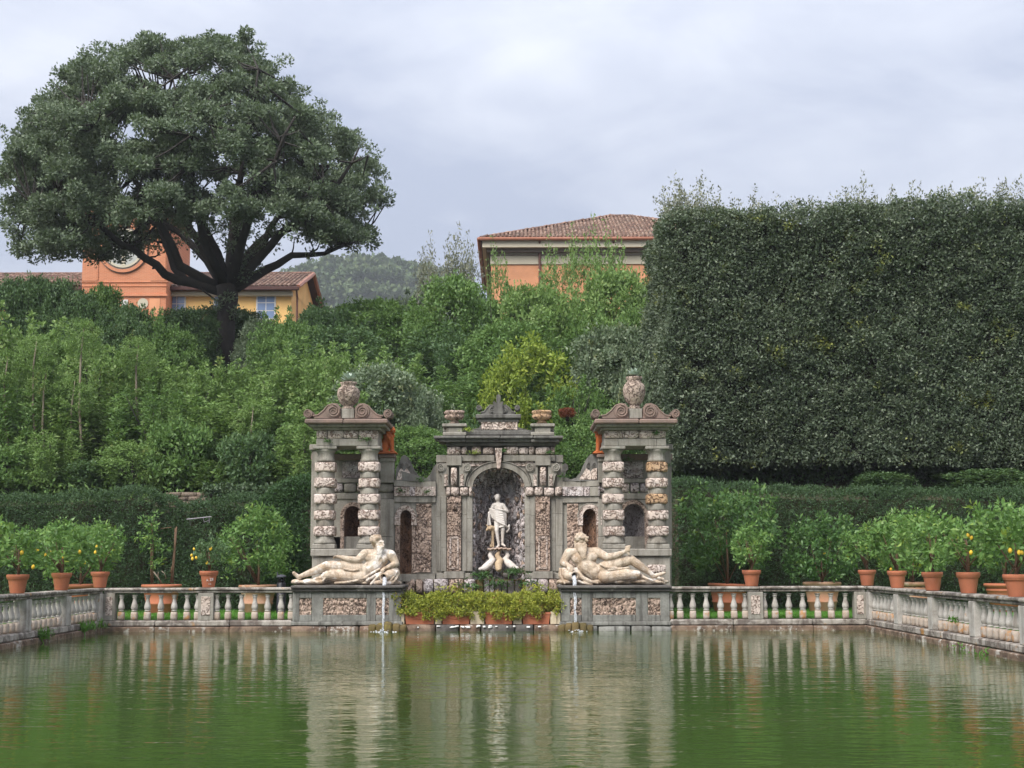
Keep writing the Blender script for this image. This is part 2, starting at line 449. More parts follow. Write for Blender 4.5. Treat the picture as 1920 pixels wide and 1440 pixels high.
def thing(name, label, cat, loc=(0, 0, 0), group=None):
    o = bpy.data.objects.new(name, None)
    COL.objects.link(o)
    o.location = loc
    o.empty_display_size = .1
    return tag(o, label, cat, group)


def vnoise(p, seed=0):
    """Smooth value noise of an (N,3) array."""
    p = np.asarray(p, dtype=np.float64)
    i = np.floor(p).astype(np.int64); f = p - i
    f = f * f * (3 - 2 * f)
    def hsh(a, b, c):
        h = (a * 374761393 + b * 668265263 + c * 2147483647 + seed * 1274126177) & 0xffffffff
        h = ((h ^ (h >> 13)) * 1274126177) & 0xffffffff
        return ((h ^ (h >> 16)) & 0xffff) / 65535.0
    out = 0
    for dx in (0, 1):
        for dy in (0, 1):
            for dz in (0, 1):
                w = (f[:, 0] if dx else 1 - f[:, 0]) * (f[:, 1] if dy else 1 - f[:, 1]) * (f[:, 2] if dz else 1 - f[:, 2])
                out = out + w * hsh(i[:, 0] + dx, i[:, 1] + dy, i[:, 2] + dz)
    return out


def fastmesh(name, verts, nper, mat, rnd=None, smooth=False):
    """verts (N, nper, 3): N separate polygons."""
    N = verts.shape[0]
    me = bpy.data.meshes.new(name)
    me.vertices.add(N * nper)
    me.vertices.foreach_set('co', verts.reshape(-1).astype(np.float32))
    me.loops.add(N * nper)
    me.loops.foreach_set('vertex_index', np.arange(N * nper, dtype=np.int32))
    me.polygons.add(N)
    me.polygons.foreach_set('loop_start', np.arange(0, N * nper, nper, dtype=np.int32))
    if rnd is not None:
        a = me.attributes.new('rnd', 'FLOAT', 'POINT')
        a.data.foreach_set('value', np.repeat(rnd, nper).astype(np.float32))
    me.materials.append(mat)
    me.update(calc_edges=True)
    return me


def unit(a):
    return a / np.maximum(np.linalg.norm(a, axis=1, keepdims=True), 1e-9)


def leaves(name, pts, dirs, L, Wd, mat, seed=0, rnd=None, droop=0.12):
    """A mesh of pointed leaves: base, two flanks, tip."""
    r = np.random.default_rng(seed)
    N = len(pts)
    d = unit(dirs)
    sd = unit(np.cross(d, r.normal(size=(N, 3))))
    nn = np.cross(sd, d)
    L = (np.ones(N) * L * r.uniform(.7, 1.25, N))[:, None]
    Wd = (np.ones(N) * Wd * r.uniform(.75, 1.2, N))[:, None]
    v = np.empty((N, 4, 3))
    v[:, 0] = pts
    v[:, 1] = pts + d * L * .45 + sd * Wd * .5 + nn * L * .10
    v[:, 2] = pts + d * L - nn * L * droop
    v[:, 3] = pts + d * L * .45 - sd * Wd * .5 + nn * L * .10
    if rnd is None: rnd = r.random(N)
    return fastmesh(name, v, 4, mat, rnd)


def sculpt(name, prims, mat, parent=None, vox=.02, it=4, fac=.5):
    """One continuous skin grown over overlapping tapered limbs and masses."""
    mb = MB()
    for q in prims:
        if q[0] == 'c': mb.cap(*q[1:])
        elif q[0] == 'e': mb.ell(*q[1:])
    me = mb.mesh(name + '_raw', None)
    o = bpy.data.objects.new(name + '_raw', me)
    COL.objects.link(o)
    m = o.modifiers.new('r', 'REMESH'); m.mode = 'VOXEL'; m.voxel_size = vox
    if it:
        m2 = o.modifiers.new('s', 'SMOOTH'); m2.iterations = it; m2.factor = fac
    dg = bpy.context.evaluated_depsgraph_get()
    dg.update()
    out = bpy.data.meshes.new_from_object(o.evaluated_get(dg))
    out.name = name
    bpy.data.objects.remove(o); bpy.data.meshes.remove(me)
    out.materials.clear(); out.materials.append(mat)
    out.polygons.foreach_set('use_smooth', [True] * len(out.polygons))
    return link(name, out, parent)


def rough_mesh(name, sx, sy, sz, seed, mat, r=None, amp=.02, n=4, fq=4.0):
    """A rounded, uneven block centred on the origin."""
    h = np.array([sx, sy, sz]) / 2
    if r is None: r = min(h) * .6
    vs = []; fs = []
    ax = [(0, 1, 2), (1, 2, 0), (2, 0, 1)]
    key = {}
    def vert(q):
        k = tuple(np.round(q, 5))
        if k not in key: key[k] = len(vs); vs.append(q)
        return key[k]
    t = np.linspace(-1, 1, n + 1)
    for a, b, c in ax:
        for sg in (-1, 1):
            g = [[None] * (n + 1) for _ in range(n + 1)]
            for i in range(n + 1):
                for j in range(n + 1):
                    q = np.zeros(3); q[a] = t[i] * h[a]; q[b] = t[j] * h[b]; q[c] = sg * h[c]
                    g[i][j] = vert(q)
            for i in range(n):
                for j in range(n):
                    q = (g[i][j], g[i + 1][j], g[i + 1][j + 1], g[i][j + 1])
                    fs.append(q if sg > 0 else q[::-1])
    V = np.array(vs)
    inner = np.clip(V, -(h - r), h - r)
    dd = V - inner
    ln = np.linalg.norm(dd, axis=1, keepdims=True)
    V = inner + dd / np.maximum(ln, 1e-6) * np.minimum(ln, r)
    nz = np.stack([vnoise(V * fq + 11.3 * k, seed + k) for k in range(3)], 1) - .5
    V = V + nz * 2 * amp
    mb = MB().add(V.tolist(), fs)
    return mb.mesh(name, mat, True)


# measurements at a pixel, as boxes and prisms with real depth
def ext(x0, x1, y0, y1, Y):
    xm, ym = (x0 + x1) / 2, (y0 + y1) / 2
    a, b = P(x0, ym, Y).x, P(x1, ym, Y).x
    return min(a, b), max(a, b), P(xm, y1, Y).z, P(xm, y0, Y).z


def bx(mb, x0, x1, y0, y1, Y, dep, c=.012):
    X0, X1, Z0, Z1 = ext(x0, x1, y0, y1, Y)
    return mb.box(X0, X1, Y, Y + dep, Z0, Z1, c)


def pbox(name, mat, parent, x0, x1, y0, y1, Y, dep, c=.012):
    return bx(MB(), x0, x1, y0, y1, Y, dep, c).build(name, mat, parent)


def prpx(mb, poly, Y, dep):
    q = [P(x, y, Y) for x, y in poly]
    return mb.prism([(a.x, a.z) for a in q], Y, Y + dep)


def rstone(name, mat, parent, x0, x1, y0, y1, Y, dep, seed, amp=.012, n=3, r=.05):
    X0, X1, Z0, Z1 = ext(x0, x1, y0, y1, Y)
    me = rough_mesh(name, X1 - X0, dep, Z1 - Z0, seed, mat, min(r, (Z1 - Z0) * .35, (X1 - X0) * .35), amp, n)
    return link(name, me, parent, ((X0 + X1) / 2, Y + dep / 2, (Z0 + Z1) / 2))


def stone_row(name, parent, x0, x1, y0, y1, Y, dep, n, seed, mats, gap=.8, amp=.012):
    r = random.Random(seed)
    cuts = [r.uniform(.6, 1.4) for _ in range(n)]
    tot = sum(cuts); x = x0
    for k, c in enumerate(cuts):
        w = (x1 - x0) * c / tot
        rstone(name, r.choice(mats), parent, x + gap / 2, x + w - gap / 2, y0 + r.uniform(-.4, .4), y1 + r.uniform(-.4, .4), Y + r.uniform(-.015, .015), dep, seed * 31 + k, amp)
        x += w


def arch_wall(mb, X0, X1, Z0, Z1, cx, hw, zs, rise, y0, y1, n=18):
    """A wall with a round-headed opening that starts at its foot."""
    mb.box(X0, cx - hw, y0, y1, Z0, zs)
    mb.box(cx + hw, X1, y0, y1, Z0, zs)
    arc = [(cx + hw * math.cos(PI * i / n), zs + rise * math.sin(PI * i / n)) for i in range(n + 1)]
    mb.prism([(X1, zs)] + [(X1, Z1), (X0, Z1), (X0, zs)] + arc[::-1], y0, y1)
    return mb


def arch_ring(mb, cx, hw, zs, rise, t, y0, y1, n=18, legs=0.0):
    o = [(cx + (hw + t) * math.cos(PI * i / n), zs + (rise + t) * math.sin(PI * i / n)) for i in range(n + 1)]
    i_ = [(cx + hw * math.cos(PI * i / n), zs + rise * math.sin(PI * i / n)) for i in range(n + 1)]
    if legs:
        o = [(o[0][0], zs - legs)] + o + [(o[-1][0], zs - legs)]
        i_ = [(i_[0][0], zs - legs)] + i_ + [(i_[-1][0], zs - legs)]
    return mb.prism(o + i_[::-1], y0, y1)


def niche_shell(mb, cx, hw, z0, zs, rise, y0, depth, n=14, m=8, amp=0.0, seed=0):
    """The hollow of a niche: a half cylinder under a half dome."""
    rows = []
    for k in range(7): rows.append([(cx + hw * math.cos(PI * i / n), y0 + depth * math.sin(PI * i / n), z0 + (zs - z0) * k / 6) for i in range(n + 1)])
    for k in range(1, m + 1):
        e = PI / 2 * k / m
        rows.append([(cx + hw * math.cos(e) * math.cos(PI * i / n), y0 + depth * math.cos(e) * math.sin(PI * i / n), zs + rise * math.sin(e)) for i in range(n + 1)])
    v = [q for rw in rows for q in rw]
    if amp:
        a = np.array(v); nz = vnoise(a * 9, seed) - .5
        a[:, 1] += nz * amp; v = a.tolist()
    w = n + 1
    return mb.add(v, [(k * w + i, k * w + i + 1, (k + 1) * w + i + 1, (k + 1) * w + i) for k in range(len(rows) - 1) for i in range(n)])


def crust(name, mat, parent, x0, x1, y0, y1, Y, seed, cell=.085, amp=.05, res=.02, warp=None):
    """A panel of small stones bedded in mortar: real relief, cell by cell."""
    X0, X1, Z0, Z1 = ext(x0, x1, y0, y1, Y)
    nx = max(4, int((X1 - X0) / res)); nz = max(4, int((Z1 - Z0) / res))
    gx, gz = np.meshgrid(np.linspace(X0, X1, nx + 1), np.linspace(Z0, Z1, nz + 1))
    r = np.random.default_rng(seed)
    cxs = np.arange(X0 - cell, X1 + cell, cell); czs = np.arange(Z0 - cell, Z1 + cell, cell * 1.3)
    fx, fz = np.meshgrid(cxs, czs)
    fx = (fx + r.uniform(-.45, .45, fx.shape) * cell).ravel(); fz = (fz + r.uniform(-.45, .45, fz.shape) * cell).ravel()
    fh = r.uniform(.5, 1, len(fx))
    q = np.stack([gx.ravel(), gz.ravel()], 1)
    d = np.hypot(q[:, None, 0] - fx[None], (q[:, None, 1] - fz[None]) * .75)
    i0 = d.argmin(1); d0 = d[np.arange(len(q)), i0]
    d[np.arange(len(q)), i0] = 9
    edge = np.clip((d.min(1) - d0) / cell * 2.2, 0, 1)
    hgt = amp * (edge ** .6) * fh[i0]
    v = np.stack([q[:, 0], Y - hgt, q[:, 1]], 1)
    if warp: v = np.array([warp(*a) for a in v])
    w = nx + 1
    mb = MB().add(v.tolist(), [(k * w + i, k * w + i + 1, (k + 1) * w + i + 1, (k + 1) * w + i) for k in range(nz) for i in range(nx)])
    return mb.build(name, mat, parent, True)

# ------------------------------------------------------------------ the setting: ground, lawn, water, far hill
XL, XR, YF = -10.12, 8.74, 36.0        # inner faces of the pond's left, right and far walls
LAWN_Z = 0.28


def terr(x, y):
    if y < 44.6: return LAWN_Z - .06
    if y < 46: return 3.3 + (y - 44.6) * .38
    if y < 62: return 3.84 + (y - 46) * .36
    if y < 90: return 9.6 + (y - 62) * .13
    if y < 300: return 13.2
    return 13.2


def ground_sheet():
    xs = [-3000, -600, -200, -80, -40, -25, -18, -14, XL - .35, XL - .3] + list(np.linspace(XL + .2, XR - .2, 8)) + [XR + .3, XR + .35, 14, 18, 25, 40, 80, 200, 600, 3000]
    ys = [-2000, -300, -60, -10, 3.0, 3.2] + list(np.linspace(8, 35.5, 6)) + [36.25, 36.3, 40, 44.55, 44.62] + list(np.arange(46, 64, 2.0)) + [70, 80, 90, 120, 200, 400, 1000, 4000]
    v = []
    for y in ys:
        for x in xs:
            inp = (XL - .3) <= x <= (XR + .3) and 3.1 < y < 36.27
            z = -1.4 if inp else terr(x, y)
            if not inp and y > 46: z += (vnoise([(x * .3, y * .3, 0)], 5)[0] - .5) * .8
            v.append((x, y, z))
    w = len(xs)
    return MB().add(v, [(k * w + i, k * w + i + 1, (k + 1) * w + i + 1, (k + 1) * w + i) for k in range(len(ys) - 1) for i in range(w - 1)])


GROUND = stone('leaf_littered_earth', (0.045, 0.05, 0.022), (0.06, 0.048, 0.03), (0.028, 0.026, 0.016), bd=.05)
tag(ground_sheet().build('ground', GROUND), kind='structure')


def water_mat():
    m, T = newmat('green_pond_water')
    pos = T.n('ShaderNodeNewGeometry').outputs['Position']
    m1 = T.n('ShaderNodeMapping', {'Vector': pos, 'Scale': (1.7, 3.3, 1)}).outputs[0]
    m2 = T.n('ShaderNodeMapping', {'Vector': pos, 'Scale': (4.6, 8.0, 1), 'Rotation': (0, 0, .12)}).outputs[0]
    m3 = T.n('ShaderNodeMapping', {'Vector': pos, 'Scale': (.22, .5, 1)}).outputs[0]
    h = T.math('ADD', T.math('MULTIPLY', T.noise(m1, 1.0, 2, .5, .3), .36), T.math('MULTIPLY', T.noise(m2, 1.0, 2, .5, .2), .12))
    amp = T.maprange(T.noise(m3, 1.0, 2), .35, .65, .55, 1.1)
    h = T.math('MULTIPLY', h, amp)
    n = T.noise(pos, .35, 3)
    c = T.mix(T.maprange(n, .3, .7), (0.032, 0.064, 0.011), (0.044, 0.074, 0.015))
    bmp = T.n('ShaderNodeBump', {'Height': h, 'Strength': 1.0, 'Distance': 0.030})
    b = T.n('ShaderNodeBsdfPrincipled', {'Base Color': c, 'Roughness': .035, 'IOR': 1.33, 'Specular IOR Level': .5, 'Normal': bmp})
    T.n('ShaderNodeOutputMaterial', {'Surface': b})
    return m


WATER = water_mat()
tag(MB().add([(XL - .2, 3.05, 0), (XR + .2, 3.05, 0), (XR + .2, 36.2, 0), (XL - .2, 36.2, 0)], [(0, 1, 2, 3)]).build('pond_water', WATER), kind='structure')

LAWNM = stone('lawn_turf', (0.085, 0.21, 0.028), (0.07, 0.18, 0.025), (0.055, 0.13, 0.02), bd=.02)
lm = MB()
for x0, x1, y0, y1 in ((-26, 26, 36.35, 44.5), (-26, XL - .36, 4, 36.35), (XR + .36, 26, 4, 36.35)):
    n = 12
    lm.add([(x0, y0, LAWN_Z), (x1, y0, LAWN_Z), (x1, y1, LAWN_Z), (x0, y1, LAWN_Z)], [(0, 1, 2, 3)])
tag(lm.build('lawn', LAWNM), kind='structure')
g_n = 42000
gp = np.stack([rng.uniform(-12, 10, g_n), 36.4 + rng.beta(1, 1.6, g_n) * 7.5, np.full(g_n, LAWN_Z)], 1)
gd = rng.normal(size=(g_n, 3)) * .35; gd[:, 2] = 1
v = np.empty((g_n, 3, 3))
sd = unit(np.cross(gd, rng.normal(size=(g_n, 3)))) * .008
v[:, 0] = gp - sd; v[:, 1] = gp + sd; v[:, 2] = gp + unit(gd) * rng.uniform(.03, .085, (g_n, 1))
tag(link('grass', fastmesh('grass', v, 3, L_GRASS, rng.random(g_n))), 'short bright green grass of the lawn behind the balustrade', 'grass', kind='stuff')

# the wooded hill far behind, between the oak and the villa
HY = 700.0
hx = np.linspace(-420, 420, 85); hy = np.linspace(520, 1100, 30)
crest = [(-420, 15), (-330, 40), (-200, 95), (-128, 128), (-100, 140), (-80, 146), (-65, 145), (-50, 139), (-33, 128), (-10, 112), (40, 98), (120, 90), (250, 70), (420, 30)]
hv = []
for y in hy:
    for x in hx:
        top = np.interp(x - 8, [c[0] for c in crest], [c[1] for c in crest])
        t = math.exp(-((y - 700) / 150.0) ** 2) if y < 700 else math.exp(-((y - 700) / 300.0) ** 2)
        hv.append((x, y, 8 + top * .93 * t + (vnoise([(x / 30, y / 30, 1)], 3)[0] - .5) * 8 * t))
hv = np.array(hv); w = len(hx)
hm = MB().add(hv.tolist(), [(k * w + i, k * w + i + 1, (k + 1) * w + i + 1, (k + 1) * w + i) for k in range(len(hy) - 1) for i in range(w - 1)])
tag(hm.build('hill', stone('wooded_hill_floor', (0.05, 0.08, 0.03), (0.07, 0.10, 0.04), (0.04, 0.06, 0.025), bd=.3, scale=.05), smooth=True), kind='structure')
# its wood reads as one mass
tn = 2600
tx = rng.uniform(-190, 30, tn); ty = rng.uniform(555, 720, tn)
r_i = np.searchsorted(hx, tx) - 1; c_i = np.searchsorted(hy, ty) - 1
tz = hv[c_i * w + r_i, 2] * .5 + hv[(c_i + 1) * w + r_i + 1, 2] * .5
lp, ld, lr = [], [], []
for x, y, z in zip(tx, ty, tz):
    R = rng.uniform(2.6, 5.0); k = 26
    d = unit(rng.normal(size=(k, 3))); d[:, 2] = np.abs(d[:, 2])
    lp.append(np.array([x, y, z + R * .6]) + d * R * rng.uniform(.6, 1, (k, 1))); ld.append(d + rng.normal(size=(k, 3)) * .6)
    lr.append(np.clip(rng.normal(rng.random(), .15, k), 0, 1))
tag(link('far_wood', leaves('far_wood', np.concatenate(lp), np.concatenate(ld), 2.2, 1.9, L_FAR, 4, np.concatenate(lr))),
    'hazy wooded hillside beyond the villa roofs', 'woodland', kind='stuff')

# ------------------------------------------------------------------ balustrades round the pond
Z_RT, Z_RM, Z_RB, Z_BT, Z_BB, Z_DT, Z_DB, Z_C = 1.075, 1.005, .945, .90, .50, .485, .275, .13


def baluster_mesh():
    k = (Z_BT - Z_BB)
    pr = [(.075, 1.0), (.075, .955), (.055, .93), (.05, .90), (.06, .87), (.062, .85), (.048, .82), (.043, .74), (.048, .62), (.062, .48), (.078, .34), (.084, .24), (.080, .15), (.062, .08), (.055, .05), (.075, .035), (.075, 0)]
    return MB().lathe(0, 0, [(r, Z_BB + z * k) for r, z in pr][::-1], 12).mesh('baluster', BALU, True)


def die_mesh():
    return rough_mesh('baluster_base', .16, .17, Z_DT - Z_DB, 3, DIE, .03, .008, 3)


BAL, DIEM = baluster_mesh(), die_mesh()


def run(label, p0, p1, posts, balusters, group, post_panel=False):
    """One balustrade from p0 to p1 (inner face towards the water on the right-hand normal)."""
    p0 = Vector((*p0, 0)); p1 = Vector((*p1, 0))
    d = (p1 - p0); Lg = d.length; d.normalize()
    nrm = Vector((-d.y, d.x, 0))                       # away from the water
    root = thing('balustrade', label, 'balustrade', (p0 + p1) / 2, group)
    M = Matrix((( d.x, nrm.x, 0, p0.x), (d.y, nrm.y, 0, p0.y), (0, 0, 1, 0), (0, 0, 0, 1)))
    def part(name, mat, u0, u1, w0, w1, z0, z1, c=.015):
        mb = MB().box(u0, u1, w0, w1, z0, z1, c)
        mb.warp(lambda x, y, z: tuple(M @ Vector((x, y, z))))
        return mb.build(name, mat, root)
    # coping in lengths of stone, two mouldings
    n = max(1, round(Lg / 2.1)); cuts = [0] + [Lg * (k + random.uniform(-.12, .12)) / n for k in range(1, n)] + [Lg]
    for a, b in zip(cuts[:-1], cuts[1:]):
        dz = random.uniform(-.006, .006)
        o = part('coping_stone', RAIL, a + .004, b - .004, -.03, .33, Z_RM + dz, Z_RT + dz, .02)
        part('coping_moulding', RAIL, a + .002, b - .002, .015, .285, Z_RB, Z_RM + dz - .003, .02)
    n = max(1, round(Lg / 1.6)); cuts = [0] + [Lg * (k + random.uniform(-.2, .2)) / n for k in range(1, n)] + [Lg]
    for a, b in zip(cuts[:-1], cuts[1:]):
        part('plinth_stone', RAIL, a + .004, b - .004, -.01 + random.uniform(-.01, .01), .31, Z_C, Z_DB - .003, .025)
        part('kerb_stone', BASEC, a + .003 - .0, b - .003, -.05 + random.uniform(-.02, .02), .32, -1.0, Z_C - .004 + random.uniform(-.01, .0), .02)
    for u, hw in posts:
        o = part('post', GREY if post_panel else BALU, u - hw, u + hw, .0, .29, Z_DB, Z_RB - .003, .01)
        if post_panel:
            part('post_panel', PINK, u - hw * .6, u + hw * .6, -.012, .02, Z_DB + .12, Z_RB - .09, .008)
    for u in balusters:
        q = M @ Vector((u, .145, 0))
        b = link('baluster', BAL, root, q, random.uniform(0, 3))
        dd = link('baluster_base', DIEM, b, q + Vector((0, 0, (Z_DT + Z_DB) / 2)), math.atan2(d.y, d.x) + random.choice((0, PI)) + random.uniform(-.05, .05))
    return root


def ux(px): return P(px, 1130, YF + .145).x


x0 = P(548, 1130, YF).x
run('far balustrade left of the fountain, a terracotta lemon pot on its middle post', (XL, YF), (x0, YF),
    [(ux(388) - XL, .19), (.0 + .14, .14)], [ux(p) - XL for p in (228, 252.5, 277, 302, 327, 351, 371, 407, 428, 453, 478, 502, 527, 546)],
    'stone balustrades round the pond', True)
x1 = P(1256, 1130, YF).x
run('far balustrade right of the fountain with a pink panelled middle post', (x1, YF), (XR, YF),
    [(ux(1415) - x1, .19), (XR - .14 - x1, .14)], [ux(p) - x1 for p in (1257, 1275, 1299, 1324, 1351, 1376, 1397, 1433, 1453, 1479, 1505, 1533, 1558, 1585, 1607)],
    'stone balustrades round the pond', True)


def side(label, x, sgn, px_posts):
    y_end = 12.0
    L = YF - y_end
    posts = []; bal = []
    u = 0.0; pitch = 2.745
    k = 0
    while u < L - .3:
        posts.append((u if k else .0 + .14, .17))
        for j in range(7):
            q = u + .19 + (pitch - .38) * (j + .5) / 7
            if q < L - .2: bal.append(q)
        u += pitch; k += 1
    if sgn < 0:      # left wall: from the near end to the far corner so that 'away from water' points left
        p0, p1 = (x, y_end), (x, YF)
        posts = [(L - a, b) for a, b in posts]; bal = [L - a for a in bal]
    else:
        p0, p1 = (x, YF), (x, y_end)
    return run(label, p0, p1, posts, bal, 'stone balustrades round the pond')


side('side balustrade receding along the left edge of the pond', XL, -1, None)
side('side balustrade receding along the right edge of the pond', XR, 1, None)

# ------------------------------------------------------------------ plinths of the river gods, planter ledge
TOPZ = P(650, 1098, 36).z


def plinth(label, a, b, panels):
    root = thing('statue_plinth', label, 'plinth', P((a + b) / 2, 1180, 36.6) * 1.0, 'plinths of the reclining statues')
    pbox('coping', DARKCOP, root, a - 4, b + 4, 1098, 1103.5, 35.86, 1.75, .02)
    pbox('coping_moulding', DARKCOP, root, a - 1, b + 1, 1103.8, 1109.5, 35.93, 1.6, .02)
    # body: stiles and rails round recessed panels
    xs = [a]
    for p0, p1 in panels: xs += [p0, p1]
    xs.append(b)
    for k in range(0, len(xs), 2): pbox('stile', PLINTH, root, xs[k] + .15, xs[k + 1] - .15, 1109.8, 1165, 36.0 + (.02 if k in (2, 4) else 0), 1.4, .01)
    for k, (p0, p1) in enumerate(panels):
        pbox('rail', PLINTH, root, p0, p1, 1109.8, 1121.5, 36.008, 1.3, .01)
        pbox('rail', PLINTH, root, p0, p1, 1153, 1165, 36.006, 1.3, .01)
        crust('rough_panel', PEBBLE, root, p0, p1, 1121.5, 1153, 36.06, int(p0), .10, .06)
    pbox('base_moulding', PLINTH, root, a - 3, b + 3, 1165.3, 1173, 35.95, 1.5, .02)
    stone_row('footing_stone', root, a - 5, b + 5, 1173.3, 1200, 35.88, 1.3, 4, int(a), [BASEC, PLINTH])
    return root


plinth('low stone plinth carrying the bearded statue on the left', 548.5, 752, [(561, 584), (606, 687), (705, 729)])
plinth('low stone plinth carrying the bearded statue on the right', 1052, 1255.5, [(1069, 1090), (1111, 1192), (1215, 1238)])

ledge = thing('planter_ledge', 'dark wet stone ledge under the row of terracotta planters', 'ledge', P(900, 1178, 36.3))
stone_row('ledge_stone', ledge, 753, 1051, 1171, 1200, 35.92, .9, 6, 77, [BASEC, DARKCOP])
bx(MB(), 750, 1056, 1152, 1190, 36.55, 2.6, 0).build('bed', SOIL, ledge)
for k in range(26):
    xx = random.uniform(845, 965) if k > 8 else random.uniform(760, 1040)
    q = P(xx, 1174.5 + random.uniform(-1, 2.5), 35.90)
    o = link('shell', rough_mesh('shell', random.uniform(.04, .10), .03, random.uniform(.03, .05), 300 + k, WHITEPAINT, None, .008, 2), ledge, q)
for a, b in ((815.5, 827.5), (882, 908), (962.5, 978), (1032, 1044)):
    pbox('spacer_slab', TRAV, ledge, a, b, 1147, 1170.5, 36.06, .30, .008)
for a, b, dz in ((746, 758, 1), (1045, 1051, -1)):
    pbox('spacer_slab', TRAV, ledge, a, b, 1150, 1170.5, 36.02, .2, .008)

for nm, a, b in (('mossy', 690, 762), ('m2', 1046, 1112)):
    r_ = thing('splash_rock', 'mossy brown rock under the ' + ('left' if a < 900 else 'right') + ' water jet', 'rock', P((a + b) / 2, 1180, 35.9))
    for k in range(5):
        q0 = a + (b - a) * k / 5; q1 = a + (b - a) * (k + 1) / 5
        rstone('boulder', MOSSROCK, r_, q0, q1 + 2, 1167 + abs(k - 2) * 2.2, 1190, 35.72 + abs(k - 2) * .04, .5, 500 + k + int(a), .03, 4, .1)

# ------------------------------------------------------------------ the grotto facade
nym = thing('grotto_facade', 'grey and pink rusticated grotto facade with two scroll-topped towers beyond the pond', 'fountain', P(935, 1100, 39.5))


def scroll_disc(parent, px, py, rpx, Y, dep, mat, name='volute', turns=2.0, sgn=1):
    c = P(px, py, Y); r = rpx * Y / F
    mb = MB().disc_y(c.x, c.z, r, Y, Y + dep, 22)
    pts = []
    n = int(20 * turns)
    for i in range(n + 1):
        t = i / n
        rr = r * (1 - .80 * t) * .90
        a = sgn * 2 * PI * turns * t + PI / 2
        pts.append((c.x + rr * math.cos(a), Y - .012, c.z + rr * math.sin(a)))
    mb.tube(pts, [r * .15 * (1 - .5 * i / n) for i in range(n + 1)], 5)
    return mb.build(name, mat, parent)


def pediment(parent, cx, Y, dep, mat, base, items, kx=1.0):
    """Two mirrored S-shaped scrolls on a base line."""
    for s in (-1, 1):
        poly = [(cx + s * dx * kx, dy) for dx, dy in items['poly']]
        m = prpx(MB(), poly, Y + .03, dep)
        m.build('scroll_ramp', mat, parent)
        top = [P(cx + s * dx * kx, dy, Y) for dx, dy in items['poly'][1:-1]]
        MB().tube([(q.x, Y + .03, q.z) for q in top], .022, 5).build('scroll_moulding', mat, parent)
        for (dx, dy, r, tr, sg) in items['disc']:
            scroll_disc(parent, cx + s * dx * kx, dy, r, Y, dep + .05, mat, 'volute', tr, sg * s)


TPED = {'poly': [(62, 784), (66, 779.5), (56, 778), (46, 770), (38, 760.5), (29, 757), (20, 758), (14, 766), (13, 784)],
        'disc': [(27, 771, 13.5, 2.2, 1), (75, 775.5, 8.3, 1.6, -1)]}

BLK = [rough_mesh('column_block', .55, .52, .268, s, PINK, .05, .014, 5) for s in (21, 22, 23)]
BLKO = rough_mesh('column_block', .55, .52, .268, 29, OCHRE, .05, .014, 5)


